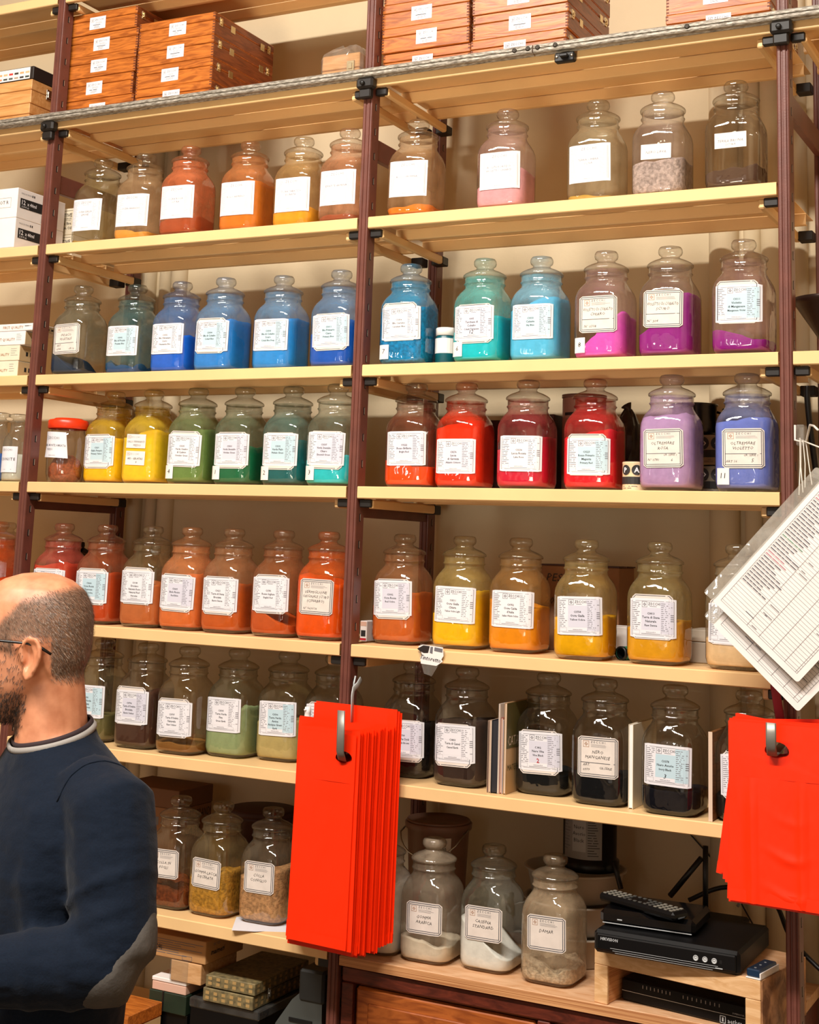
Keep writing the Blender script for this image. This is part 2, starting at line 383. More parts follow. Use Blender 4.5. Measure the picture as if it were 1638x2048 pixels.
# ------------------------------------------------------------------ jars
NS = 36
RC = .030
PROF = [(0, 1, .046), (.003, 1, .052), (.010, 1, .0575), (.020, 1, .060), (.060, 1, .0602), (.100, 1, .0602), (.136, 1, .060), (.147, .96, .0588), (.157, .86, .0560), (.166, .65, .0523), (.173, .35, .0487), (.179, 0, .0462), (.185, 0, .0458), (.1875, 0, .0475), (.1895, 0, .0492), (.1915, 0, .0475), (.193, 0, .0465), (.205, 0, .0468)]
def rsq(phi, h, rc):
    c, s = abs(math.cos(phi)), abs(math.sin(phi))
    if c < s: c, s = s, c
    if h*s/c <= h-rc: return h/c
    a = h-rc; b = a*(c+s); return b + math.sqrt(max(0, b*b-(2*a*a-rc*rc)))
def out_at(z, phi, inset=0):
    for (za, ta, ha), (zb, tb, hb) in zip(PROF, PROF[1:]):
        if z <= zb: break
    k = 0 if zb == za else max(0, min(1, (z-za)/(zb-za))); t = ta+(tb-ta)*k; h = ha+(hb-ha)*k
    r = (1-t)*h + t*rsq(phi, h, RC*min(1, h/.06))
    return r-inset
def jar_body_mesh():
    m = MB(); rings = []
    for z, t, h in PROF: rings.append([(out_at(z, 2*PI*i/NS)*math.cos(2*PI*i/NS), out_at(z, 2*PI*i/NS)*math.sin(2*PI*i/NS), z) for i in range(NS)])
    m.loft(rings, M_PAPER, True, False); m.add(rings[0], [list(range(NS))[::-1]], M_PAPER)
    return m
LIDP = [(0, .2035), (.044, .2035), (.0455, .2055), (.0502, .206), (.0510, .2085), (.0502, .2115), (.046, .2150), (.038, .2195), (.029, .2228), (.0225, .2255), (.0198, .2290), (.0215, .2320), (.0250, .2345), (.0268, .2395), (.0262, .2460), (.0235, .2505), (.017, .2522), (.010, .2512), (0, .2508)]
JB = jar_body_mesh().build('body').data; bpy.data.objects.remove(bpy.data.objects['body'])
_l = MB(); _l.lathe(LIDP, M_PAPER, 32); JL = _l.build('lid').data; bpy.data.objects.remove(bpy.data.objects['lid'])
def jar_surf(zc, du=0, tilt=0):
    h = .0603; a = h-RC; ct, st = math.cos(tilt), math.sin(tilt)
    def fn(u, v, off=0):
        u, v = u*ct-v*st+du, u*st+v*ct
        s = abs(u); g = 1 if u >= 0 else -1
        if s <= a: return Vector((u, -h-off, zc+v))
        if s <= a+RC*PI/2:
            an = (s-a)/RC; return Vector((g*(a+(RC+off)*math.sin(an)), -a-(RC+off)*math.cos(an), zc+v))
        return Vector((g*(h+off), -a+(s-a-RC*PI/2), zc+v))
    return fn
def powder(t, col, hL, hR, hB, noise, coarse=False, seed=0):
    rnd = random.Random(seed); ph = [rnd.uniform(0, 6.28) for _ in range(8)]
    def H(x, y):
        X = x/.056; Y = y/.056
        k = (X+1)/2; h = hL+(hR-hL)*(k*k*(3-2*k)) + hB*(Y+1)/2
        h += noise*(math.sin(X*3.1+ph[0])*math.cos(Y*2.7+ph[1]) + .5*math.sin(X*7+ph[2]+Y*5) + .35*math.cos(X*13+ph[3])*math.sin(Y*12+ph[4]))
        return max(.012, min(.176, h))
    m = MB(); mt = powder_mat(col, coarse=coarse); ins = .0012
    n = NS; rings = []
    tops = []
    for i in range(n):
        p = 2*PI*i/n; r = out_at(.05, p, ins); tops.append(H(r*math.cos(p), r*math.sin(p)))
    ks = (.0, .04, .10, .2, .4, .6, .75, .85, .93, 1)
    for k in ks:
        rg = []
        for i in range(n):
            p = 2*PI*i/n; z = .009+(tops[i]-.009)*k; r = out_at(z, p, ins); rg.append((r*math.cos(p), r*math.sin(p), z))
        rings.append(rg)
    for q in (.86, .66, .44, .22):
        rg = []
        for i in range(n):
            x, y, z = rings[len(ks)-1][i]; x *= q; y *= q; rg.append((x, y, min(H(x, y), .17)))
        rings.append(rg)
    m.loft(rings, mt, True, True)
    return m.build('powder', t)
def lines(mb, fn, u0, u1, v1, v0, n, mt, rnd, th=.0011, frac=(.5, 1), broken=True):
    for i in range(n):
        v = v1-(v1-v0)*(i+.5)/n; L = (u1-u0)*rnd.uniform(*frac)
        if broken and rnd.random() < .5:
            k = L*rnd.uniform(.3, .6); mb.quad2(fn, u0, v-th/2, u0+k, v+th/2, mt, .0006); mb.quad2(fn, u0+k+.003, v-th/2, u0+L+.001, v+th/2, mt, .0006)
        else: mb.quad2(fn, u0, v-th/2, u0+L, v+th/2, mt, .0006, 2)
def frame(mb, fn, u0, v0, u1, v1, th, mt, off=.0005, ch=0):
    nu = 8
    mb.quad2(fn, u0+ch, v0, u1-ch, v0+th, mt, off, nu); mb.quad2(fn, u0+ch, v1-th, u1-ch, v1, mt, off, nu)
    mb.quad2(fn, u0, v0+ch, u0+th, v1-ch, mt, off); mb.quad2(fn, u1-th, v0+ch, u1, v1-ch, mt, off)
    if ch:
        for su, uu in ((1, u0), (-1, u1)):
            for sv, vv in ((1, v0), (-1, v1)):
                A = (uu+su*ch, vv); B = (uu, vv+sv*ch); C = (uu+su*th, vv+sv*(ch+th*.4)); D = (uu+su*(ch+th*.4), vv+sv*th)
                mb.add([fn(*p, off) for p in (A, B, C, D)], [[0, 1, 2, 3]], mt)
def logo(mb, fn, u, v, s, ink):
    frame(mb, fn, u, v, u+s, v+s, s*.07, ink); c = s/2
    for r in (.30, .14):
        pts = [(u+c+s*r*math.cos(a), v+c+s*r*math.sin(a)) for a in (0, PI/2, PI, 3*PI/2)]; pin = [(u+c+s*r*.68*math.cos(a), v+c+s*r*.68*math.sin(a)) for a in (0, PI/2, PI, 3*PI/2)]
        mb.add([fn(*p, .0007) for p in pts+pin], [[i, (i+1) % 4, 4+(i+1) % 4, 4+i] for i in range(4)], ink)
def paper(mb, fn, W, Hh, mt, off=.0003, ch=.0):
    n = 12; vs = []; 
    for i in range(n+1):
        u = -W/2+W*i/n; e = ch*max(0, 1-(min(u+W/2, W/2-u)/ch)) if ch else 0
        vs += [fn(u, -Hh/2+e, off), fn(u, Hh/2-e, off)]
    mb.add(vs, [[2*i, 2*i+2, 2*i+3, 2*i+1] for i in range(n)], mt)
HW = dict(shear=.22, space=1.06)
def label_modern(t, fn, W, Hh, names, panel, rnd, old, rednum=None, extra=None):
    if old:
        m = MB(); f2 = lambda u, v, off=0: fn(u+old[0], v+old[1], off)
        paper(m, f2, W*.88, Hh*1.14, M_OLDPAPER, .0001, .006)
        frame(m, f2, -W*.42, -Hh*.545, W*.42, Hh*.545, .0012, M_INKN, .0002, .006); m.build('old_label', t)
    m = MB(); paper(m, fn, W, Hh, M_PAPER, .0004, .0015); lb = m.build('label', t)
    p = MB(); a, b = W/2, Hh/2
    frame(p, fn, -a+.004, -b+.005, a-.005, b-.005, .0006, M_INKM, .0006)
    pu0, pu1 = -W*.245, W*.165
    p.quad2(fn, pu0, -b+.016, pu1, b-.019, M_PANEL[panel], .0005, 5)
    p.quad2(fn, W*.165, -b+.009, a-.0065, b-.006, M_PANEL[panel], .0005, 5)
    logo(p, fn, pu0+.001, b-.018, .0115, M_INKM)
    text(p, fn, 'ZECCHI', pu0+.015, b-.0135, .0052, M_INK, pu1-pu0-.015, 'l', space=1.25, off=.0008)
    lines(p, fn, pu0+.018, pu1-.006, b-.0150, b-.0170, 1, M_INKM, rnd, .0008, (.7, .9), False)
    lines(p, fn, -a+.006, pu0-.0025, b-.007, -b+.016, 15, M_INKM, rnd, .0011)
    lines(p, fn, W*.18, W*.355, b-.008, -b+.014, 15, M_INKM, rnd, .0011)
    frame(p, fn, -a+.006, -b+.007, -W*.28, -b+.015, .0004, M_INKG); frame(p, fn, W*.18, -b+.007, W*.34, -b+.013, .0004, M_INKG)
    lines(p, fn, W*.385, W*.435, b-.016, b-.018, 1, M_INKM, rnd, .0011); lines(p, fn, W*.385, W*.44, -b+.022, -b+.020, 1, M_INKM, rnd, .0011)
    for q in range(4): p.quad2(fn, W*.375, .008-q*.004, W*.44, .0065-q*.004, M_INKM, .0007)
    text(p, fn, 'www.zecchi.it', (pu0+pu1)/2, -b+.0105, .0026, M_INKM, off=.0008)
    p.quad2(fn, pu0, -b+.0078, pu1, -b+.0086, M_INKM, .0007, 4)
    k = len(names); top = .0075 if k > 3 else .006
    for i, s in enumerate(names):
        hh = .0041 if i in (0, k-1) else .0047
        text(p, fn, s, (pu0+pu1)/2, top-i*.0080, hh, M_INK, (pu1-pu0)*.92, bold=.012, off=.0008)
    if rednum: text(p, fn, rednum, (pu0+pu1)/2, -b+.0165, .009, M_INKR, bold=.02, off=.0009)
    if extra: text(p, fn, extra, (pu0+pu1)/2, -b+.015, .0085, M_INK, off=.0009, **HW)
    p.build('print', lb)
def label_plain(t, fn, W, Hh, names, rnd):
    m = MB(); paper(m, fn, W, Hh, M_PAPER, .0004); lb = m.build('label', t); p = MB(); a, b = W/2, Hh/2
    text(p, fn, 'ZECCHI', -.001, b-.013, .0065, M_INKG, .036, space=1.2)
    logo(p, fn, -.033, b-.015, .010, M_INKL)
    lines(p, fn, -.012, .012, b-.016, b-.0175, 1, M_INKL, rnd, .0008, (.8, 1), False)
    lines(p, fn, -a+.004, -.026, b-.006, -b+.010, 20, M_INKL, rnd, .0009, (.6, 1), False)
    lines(p, fn, .024, a-.012, b-.010, -b+.012, 17, M_INKL, rnd, .0009)
    p.quad2(fn, a-.009, -b+.006, a-.0082, b-.006, M_INKL, .0006); p.quad2(fn, a-.006, -b+.006, a-.0055, b-.006, M_INKB, .0006)
    for i, s in enumerate(names): text(p, fn, s, -.002, .002-i*.0085+(len(names)-1)*.004, .0052, M_INKM, W*.62)
    text(p, fn, 'www.zecchi.it', 0, -b+.007, .0032, M_INKG)
    p.build('print', lb)
def label_hand(t, fn, W, Hh, names, rnd, foot=(), rule=True, small=False, ink=None):
    m = MB(); paper(m, fn, W, Hh, M_OLDPAPER, .0004, .005); lb = m.build('label', t); p = MB(); a, b = W/2, Hh/2
    frame(p, fn, -a+.0022, -b+.0022, a-.0022, b-.0022, .0013, M_INKN, .0006, .0045)
    frame(p, fn, -a+.0062, -b+.0062, a-.0062, b-.0062, .0011, M_INKN, .0006)
    s = .013 if not small else .012
    logo(p, fn, -a+.012, b-.009-s, s, M_INKB)
    text(p, fn, 'ZECCHI', -a+.029, b-.0130, .0042, M_INKN, W*.36, 'l', space=1.7)
    lines(p, fn, -a+.029, a-.014, b-.0150, b-.0215, 3, M_INKG, rnd, .0006, (.7, 1), False)
    ym = -Hh*.02 if rule and foot else None
    y0 = (b-.0335) if len(names) > 1 or small else b-.038
    st = .0105 if len(names) < 3 else .0100
    for i, q in enumerate(names): text(p, fn, q, 0, y0-i*st, .0062, ink or M_INK, W*.78, wob=.12, **HW)
    if ym is not None and rule: p.quad2(fn, -a+.007, -.012, a-.007, -.011, M_INKN, .0007, 6)
    for q, (uu, vv, hh) in foot: text(p, fn, q, uu*W, vv*Hh, hh, M_INK, W*.45, wob=.1, **HW)
    p.build('print', lb)
def label_strip(t, fn, W, Hh, names):
    m = MB(); paper(m, fn, W, Hh, M_TAPE, .0004); lb = m.build('label', t); p = MB()
    text(p, fn, 'ZECCHI', -W*.05, Hh*.18, .0045, M_INKL, W*.6, space=1.3); logo(p, fn, -W*.45, Hh*.08, .008, M_INKL)
    for i, q in enumerate(names): text(p, fn, q, 0, -Hh*.12-i*.0075, .0058 if i == 0 else .0048, M_INKM, W*.8, wob=.1, **HW)
    p.build('print', lb)
def number_tag(t, fn, s, h=.011):
    m = MB(); n = 4
    vs = []
    for i in range(n+1): u = -.014+.028*i/n; vs += [fn(u, -.017, .0009), fn(u, .017, .0009)]
    m.add(vs, [[2*i, 2*i+2, 2*i+3, 2*i+1] for i in range(n)], M_TAPE); o = m.build('number_tag', t)
    p = MB(); text(p, fn, s, .001, -.004, h, M_INK, off=.0012, shear=.1); p.build('number', o)
_jc = [0]
def jar(x, y, z, lab, group, col, dust, amt, fill, kind, names, zc=.092, rz=None, coarse=False, noise=.0025, lid_amt=None, **kw):
    _jc[0] += 1; rnd = random.Random(_jc[0]*31)
    t = thing('pigment_jar', (x, y, z+.0004), lab, 'jar', group, rnd.uniform(-.05, .05) if rz is None else rz)
    if group == G5: amt *= .5
    g = glass_mat(dust, amt, z0=(min(fill[:2])+(.8 if abs(fill[0]-fill[1]) > .03 else .4)*abs(fill[0]-fill[1])) if col else -1); gl = glass_mat(dust, amt*.32 if lid_amt is None else lid_amt)
    for nm, me, mt in (('body', JB, g), ('lid', JL, gl)):
        o = link(nm, me, t); o.material_slots[0].link = 'OBJECT'; o.material_slots[0].material = mt
    if col: powder(t, col, fill[0], fill[1], fill[2] if len(fill) > 2 else 0, noise, coarse, _jc[0])
    tilt = rnd.uniform(-.025, .025)
    fn = jar_surf(zc, kw.get('du', .004)+rnd.uniform(-.003, .003), tilt)
    if kind == 'm':
        old = (rnd.uniform(-.004, .002), rnd.uniform(-.004, .004)) if rnd.random() < .75 else None
        label_modern(t, fn, .100, .080, names, kw.get('panel', 'l'), rnd, old, kw.get('rednum'), kw.get('extra'))
    elif kind == 'p': label_plain(t, fn, .1, .088, names, rnd)
    elif kind == 'h': label_hand(t, fn, kw.get('W', .088), kw.get('Hh', .082), names, rnd, kw.get('foot', ()), kw.get('rule', True), kw.get('small', False))
    elif kind == 's': label_strip(t, fn, .068, .034, names)
    if 'tagn' in kw: number_tag(t, jar_surf(.032, -.038), kw['tagn'])
    return t
def byknob(s, px, py): p = atZ(px, py+1, TOP[s]+.252); return p.x, min(max(p.y, .068), .15), TOP[s]
def byrow(z, px, py, Y=.085):
    p = atY(px, py-14, Y); return p.x, Y, z
def bybase(z, px, py):
    b = atZ(px, py, z); d = b-CAM; d.z = 0; d.normalize(); p = b+d*.060; return p.x, min(max(p.y, .066), .16), z
G1 = 'pale ochre jars on the highest jar shelf'; G2 = 'blue and violet jars'; G3 = 'yellow green and red jars'; G4 = 'orange and ochre jars'; G5 = 'dark earth jars'; G6 = 'resin and glue jars'
J = jar
# second shelf: pale paper labels
J(*byknob(1, 208, 320), 'nearly empty clear jar with white ocra gialla limone label, next to beige cartons', G1, '#b89248', '#cdb878', .12, (.012, .010), 'p', ['OCRA GIALLA', 'LIMONE'], zc=.083)
J(*byknob(1, 293, 309), 'jar with white ocra arancio label and a thin layer of pale orange powder', G1, '#eda23c', '#e2b98a', .34, (.030, .024), 'p', ['OCRA ARANCIO'], zc=.083)
J(*byknob(1, 383, 294), 'jar dusted salmon red all over with ocra rossa scura label', G1, '#b2502a', '#dc7c50', .82, (.04, .05), 'p', ['OCRA ROSSA', 'SCURA'], zc=.088)
J(*byknob(1, 502, 285), 'jar of orange powder filled to the shoulder with bolo armeno label', G1, '#e07c24', '#e8965a', .5, (.125, .135), 'p', ['BOLO ARMENO'], zc=.088)
J(*byknob(1, 609, 276), 'jar of deep yellow powder with ocra tabacco dorata label', G1, '#efa222', '#e2b576', .42, (.045, .055), 'p', ['OCRA TABACCO', 'DORATA'], zc=.088)
J(*byknob(1, 701, 259), 'jar half hidden by the middle post with ematite armena label', G1, '#a2482a', '#dc9c72', .55, (.018, .02), 'p', ['EMATITE ARMENA'], zc=.088)
J(*byknob(1, 838, 242), 'jar with orange powder at the bottom and rosso mummia label', G1, '#f28422', '#d6a878', .36, (.022, .028), 'p', ['ROSSO MUMMIA'], zc=.092)
J(*byknob(1, 1016, 221), 'jar of pink powder with augite porfido violetto chiaro label', G1, '#eaa6ae', '#e6b8b2', .25, (.05, .095), 'p', ['AUGITE PORFIDO', 'VIOLETTO CHIARO'], zc=.09)
J(*byknob(1, 1197, 203), 'clear jar with terra ombra oliva label and a little yellow powder', G1, '#dcb04a', '#dcc8a0', .24, (.016, .014), 'p', ['TERRA OMBRA', 'OLIVA'], zc=.09)
J(*byknob(1, 1326, 186), 'jar of coarse grey lilac grit with a small nero lava tape label', G1, '#cbb4ac', '#e2c8bc', .16, (.075, .085), 's', ['NERO LAVA'], zc=.100, coarse=True)
J(*byknob(1, 1472, 165), 'clearest jar with dark brown powder, beside the reddish end post, topmost row', G1, '#5c4436', '#c8b090', .04, (.034, .05), 's', ['TERRA BRUNA', 'SCURA'], zc=.105, noise=.006)
# third shelf: blues, turquoise, violets
J(*byknob(2, 168, 572), 'grey dusty jar of navy powder with handwritten indaco vegetale label', G2, '#0d2f4c', '#84806a', .5, (.062, .006), 'h', ['INDACO', 'VEGETALE'], zc=.098, foot=(('ART', (-.27, -.24, .005)), ('0708', (-.27, -.36, .005)), ('GR.16', (.24, -.36, .005))), noise=.003)
J(*byknob(2, 276, 570), 'jar with teal stained neck and a low dark blue heap', G2, '#104884', '#5c8684', .42, (.032, .022), 'm', ['C0303', 'Blu di Prussia', 'Prussian Blue'], panel='b', noise=.008)
J(*byknob(2, 366, 564), 'jar of bright ultramarine powder with blu oltremare scuro label', G2, '#1464dc', '#6aa4e4', .36, (.115, .10), 'm', ['C0302', 'Blu Oltremare', 'Scuro', 'Ultramarine Blue'], panel='w')
J(*byknob(2, 453, 556), 'jar of light cobalt blue powder, third of the bright blues from the brown posts', G2, '#2488e4', '#86bcea', .42, (.10, .135), 'm', ['C0304', 'Blu di Cobalto', 'Cobalt Blue'], panel='b')
J(*byknob(2, 569, 552), 'jar of sky blue powder with blu di cobalto scuro label, standing alone with gaps beside', G2, '#2a92e8', '#8cc0ea', .42, (.10, .135), 'm', ['C0303', 'Blu di Cobalto', 'Scuro', 'Cobalt Blue Deep'], panel='b')
J(*byknob(2, 684, 541), 'jar of royal blue powder half hidden by the middle post, blu primario label', G2, '#1258c4', '#86b8e6', .4, (.085, .12), 'm', ['C0311', 'Blu Primario', 'Ciano', 'Primary Blue'], panel='b')
J(*byknob(2, 823, 529), 'jar of mottled cerulean blue pigment with number 7 tag', G2, '#0c90d0', '#44b2e4', .5, (.13, .14), 'm', ['C0306', 'Blu Ceruleo', 'Cerulean Blue'], panel='w', tagn='7', zc=.1, coarse=True)
J(*byknob(2, 971, 518), 'jar of turquoise powder with number 6 tag', G2, '#10ccdc', '#7cdcd6', .46, (.075, .11), 'm', ['0305', 'Turchese di', 'Cobalto', 'Cobalt Turquoise'], panel='l', tagn='6', extra='12')
J(*byknob(2, 1084, 514), 'jar of pale celeste blue powder filled high', G2, '#58c4f2', '#9cdcf4', .5, (.12, .15), 'm', ['C0333', 'Celeste', 'Sky Blue'], panel='b')
J(*byknob(2, 1213, 503), 'jar of bright pink powder clinging to one side with number 8 tag', G2, '#ea5acb', '#ecc0bc', .2, (.016, .10), 'h', ['VIOLETTO DI COBALTO', 'CHIARO'], zc=.10, foot=(('N° 0308', (-.2, -.36, .0055)),), tagn='8', noise=.006)
J(*byknob(2, 1341, 494), 'jar of purple powder with handwritten violetto di cobalto scuro card', G2, '#98208a', '#dcc0b8', .12, (.05, .14), 'h', ['VIOLETTO DI COBALTO', 'SCURO'], zc=.105, foot=(('N° 304', (-.25, -.36, .0055)),), noise=.003)
J(*byknob(2, 1487, 480), 'jar with low purple mound and violetto di manganese label', G2, '#981a8c', '#dcaea6', .2, (.05, .03), 'm', ['C0311', 'Violetto', 'di Manganese', 'Manganese Violet'], panel='b', zc=.105)
# fourth shelf: yellows, greens, reds
J(*byknob(3, 232, 783), 'jar of bright yellow powder touching the red lidded plastic jar', G3, '#ffc80a', '#e0b838', .6, (.11, .125), 'm', ['C0201', 'Giallo Primario', 'Primary Yellow'], panel='b', zc=.088)
J(*byknob(3, 309, 780), 'jar of yellow powder with two small handwritten paper strips', G3, '#ffd222', '#e8c640', .62, (.12, .14), 'none', [], zc=.09)
J(*byknob(3, 398, 776), 'jar of olive green powder with number 4 tag', G3, '#6e8e48', '#8a9868', .55, (.12, .14), 'm', ['C0505', 'Verde Cinabro', 'di Cadmio', 'Cinnabar Green'], panel='w', tagn='4', zc=.088)
J(*byknob(3, 491, 775), 'jar of deep green powder with number 1 tag', G3, '#0a6c44', '#8a9c7c', .4, (.065, .10), 'm', ['C0501', 'Verde Smeraldo', 'Viridian Green'], panel='l', tagn='1', zc=.09)
J(*byknob(3, 588, 773), 'jar of dark teal powder with number 2 tag', G3, '#0c6468', '#789c8e', .45, (.085, .115), 'm', ['C0502', 'Verde Ftalo', 'Phthalo Green'], panel='b', tagn='2', zc=.09)
J(*byknob(3, 677, 768), 'jar of aqua powder with number 3 tag, half behind the middle post', G3, '#28ccd6', '#a6ac92', .26, (.06, .075), 'm', ['C0507', 'Verde Smeraldo', 'Chiaro', 'Emerald Green'], panel='l', tagn='3', zc=.09)
J(*byknob(3, 834, 766), 'jar of orange red powder under a lid browned by painted shade, rosso brillante label', G3, '#ff5014', '#9c5a44', .42, (.062, .05), 'm', ['C0222', 'Rosso Brillante', 'Bright Red'], panel='l', zc=.092)  # dust colour browned to hold the shade on lid and upper glass
J(*byknob(3, 934, 765), 'jar filled with orange red lake powder, lacca di garanza label', G3, '#f23412', '#e0442a', .7, (.14, .16), 'm', ['C0276', 'Lacca', 'di Garanza', 'Alizarin Crimson'], panel='l', zc=.075)
J(*byknob(3, 1057, 760), 'jar of crimson powder with lacca rosata label', G3, '#d81c3c', '#a64848', .5, (.09, .12), 'm', ['C0236', 'Lacca Rosata', 'Lake Rose'], panel='w', zc=.08)
J(*byknob(3, 1191, 758), 'jar of vivid red powder with blue panelled rosso primario label', G3, '#f41c2c', '#d23a3a', .55, (.115, .135), 'm', ['C0223', 'Rosso Primario', 'Magenta', 'Primary Red'], panel='b', zc=.075)
J(*byknob(3, 1344, 750), 'jar of pale mauve powder filled to the neck, oltremare rosa card', G3, '#bc96c6', '#c8a8cc', .5, (.155, .165), 'h', ['OLTREMARE', 'ROSA'], zc=.09, foot=(('GR. SERIE 1', (.18, -.2, .004)), ('N° 0781', (-.24, -.33, .005)), ('6', (.22, -.35, .006))))
J(*byknob(3, 1494, 747), 'jar of lavender blue powder with number 11 tag, beside the end post', G3, '#6c7cd0', '#a8b0dc', .36, (.145, .155), 'h', ['OLTREMARE', 'VIOLETTO'], zc=.09, foot=(('GR. SERIE 1', (.18, -.2, .004)), ('ART 16', (-.28, -.36, .005)), ('5', (.22, -.36, .0075))), tagn='11')
# fifth shelf: reds and ochres
J(*byrow(TOP[4], 116, 1249), 'red dusted jar just above the bald head', G4, '#d4442a', '#c45c4c', .6, (.14, .15), 'm', ['C0609', 'Rosso Ercolano', 'Red Earth'], panel='w')
J(*byrow(TOP[4], 203, 1252), 'brick red jar with blue panelled label, behind the back of the bald head', G4, '#cc4a1c', '#b4603e', .5, (.09, .13), 'm', ['C0606', 'Ocra Rossa', 'Francese', 'Red Ochre'], panel='b', zc=.093)
J(*byrow(TOP[4], 295, 1257), 'jar of reddish ochre under a clear band of yellow, rosso ercolano label', G4, '#cc6c36', '#a48a5e', .24, (.115, .105), 'm', ['C0108', 'Ercolano', 'Naturale Rosso', 'Natural Red', 'Hercules'], panel='w', zc=.1)
J(*byrow(TOP[4], 374, 1263), 'jar of soft orange powder with bolo rosso label', G4, '#ea7636', '#e6965e', .55, (.115, .14), 'm', ['C0609', 'Bolo Rosso', 'Red Bole'], panel='l')
J(*byrow(TOP[4], 459, 1270), 'jar of burnt orange powder with terra di siena bruciata label', G4, '#d45e1e', '#c88c60', .45, (.10, .12), 'm', ['C0621', 'Terra di Siena', 'Bruciata', 'Burnt Sienna'], panel='w')
J(*byrow(TOP[4], 559, 1276), 'jar of sloping rust powder with rosso inglese label', G4, '#d4581e', '#b87046', .5, (.07, .03), 'm', ['C0781', 'Rosso Inglese', 'English Red'], panel='w', zc=.1)
J(*byrow(TOP[4], 650, 1282), 'jar of vermilion orange powder with pink handwritten vermiglione card', G4, '#fa5a0e', '#e66c2c', .55, (.15, .13), 'h', ['VERMIGLIONE', 'ORIGINALE SCURO', '(CINABRO)'], zc=.1, foot=(('N° 0630/1K', (-.15, -.36, .005)),), rule=False)
J(*bybase(TOP[4], 803, 1291), 'jar of terracotta powder with red stained neck, ocra rossa label', G4, '#d46628', '#c4865a', .36, (.085, .12), 'm', ['C0002', 'Ocra Rossa', 'Red Ochre'], panel='l', zc=.105)
J(*bybase(TOP[4], 924, 1300), 'jar of yellow powder heaped to one side, ocra gialla chiara label', G4, '#ffc40e', '#d8bc72', .34, (.075, .13), 'm', ['C0511', 'Ocra Gialla', 'Chiara', 'Yellow Ochre Light'], panel='w', zc=.098)
J(*bybase(TOP[4], 1038, 1308), 'jar of warm orange ochre with ocra calda d italia label', G4, '#f29418', '#d8a664', .26, (.115, .10), 'm', ['C0752', 'Ocra Calda', 'd’Italia', 'Italian Warm Ochre'], panel='w', zc=.095)
J(*bybase(TOP[4], 1170, 1322), 'jar of golden yellow powder, ocra gialla label, next to the green tube', G4, '#ffb80a', '#d0b474', .3, (.085, .092), 'm', ['C0754', 'Ocra Gialla', 'Yellow Ochre'], panel='l')
J(*bybase(TOP[4], 1319, 1332), 'jar of tan yellow powder with terra di siena naturale label', G4, '#f2a81e', '#c8b67c', .24, (.075, .09), 'm', ['C0813', 'Terra di Siena', 'Naturale', 'Raw Sienna'], panel='l', zc=.095)
J(*bybase(TOP[4], 1478, 1343), 'jar of pale peach powder mostly behind the hanging price lists', G4, '#f0c896', '#d8c4a0', .2, (.06, .05), 'm', ['C0814', 'Ocra Chiara', 'Pale Ochre'], panel='w')
# sixth shelf: dark earths
J(*bybase(TOP[5], 197, 1486), 'olive grey jar beside the man s neck', G5, '#6e643c', '#8a8460', .34, (.06, .07), 'm', ['C0781', 'Terra Verde', 'Bruciata', 'Burnt Green'], panel='b', zc=.1)
J(*bybase(TOP[5], 284, 1500), 'jar of dark chocolate powder with terra d ombra bruciata label', G5, '#4a2c20', '#6a5644', .3, (.13, .14), 'm', ['C0796', 'Terra d’Ombra', 'Bruciata', 'Burnt Umber'], panel='l', zc=.1)
J(*bybase(TOP[5], 368, 1512), 'brown tinted jar almost empty with terra d ombra naturale label', G5, '#94622c', '#94744a', .36, (.028, .024), 'm', ['C0797', 'Terra d’Ombra', 'Naturale', 'Raw Umber'], panel='w', zc=.085)
J(*bybase(TOP[5], 468, 1518), 'jar of sage green powder with terra verde label', G5, '#96a676', '#8a8a6c', .26, (.065, .12), 'm', ['C0505', 'Terra Verde', 'Fina', 'Green Earth'], panel='w', zc=.1, noise=.005)
J(*bybase(TOP[5], 569, 1526), 'jar of khaki powder with blue panelled terra verde antica label', G5, '#bca86c', '#8c8060', .24, (.09, .10), 'm', ['C0506', 'Terra Verde', 'Antica', 'Antique Green', 'Earth'], panel='b', zc=.1)
J(*bybase(TOP[5], 668, 1534), 'dark jar straddling the middle post behind the spray bottle', G5, '#5c5846', '#78766a', .25, (.06, .06), 'm', ['C0598', 'Nero Roma', 'Roman Black'], panel='w', zc=.1)
J(*bybase(TOP[5], 822, 1558), 'jar of black flakes partly behind the hanging red bags', G5, '#241c18', '#4a443e', .3, (.10, .12), 'm', ['C0799', 'Bruno Van Dyck', 'Van Dyck Brown'], panel='l', zc=.085, coarse=True)
J(*bybase(TOP[5], 929, 1577), 'black brown jar with terra di cassel label next to the thin books', G5, '#382822', '#4c4238', .3, (.135, .14), 'm', ['C0803', 'Terra di Cassel', 'Cassel Earth'], panel='w')
J(*bybase(TOP[5], 1094, 1594), 'dark jar with nero vite label and a red number 2', G5, '#181818', '#4e4a42', .22, (.055, .045), 'm', ['C 802', 'Nero Vite', 'Vine Black'], panel='l', rednum='2')
J(*bybase(TOP[5], 1208, 1615), 'dark jar with handwritten nero manganese card', G5, '#141416', '#4a443e', .2, (.06, .06), 'h', ['NERO', 'MANGANESE'], zc=.098, foot=(('ART.', (-.28, -.22, .005)), ('0999', (-.28, -.34, .005)), ('GR-SERIE', (.2, -.28, .0045))))
J(*bybase(TOP[5], 1350, 1635), 'black powder jar with pale blue nero avorio label', G5, '#101018', '#4a4a44', .2, (.05, .05), 'm', ['C0378', 'Nero Avorio', 'Ivory Black'], panel='b', extra='3', zc=.098)
J(*bybase(TOP[5], 1500, 1652), 'dark jar hidden behind the red bags at the end post', G5, '#181614', '#4a443e', .2, (.05, .05), 'm', ['C0379', 'Nero Fumo', 'Lamp Black'], panel='w')
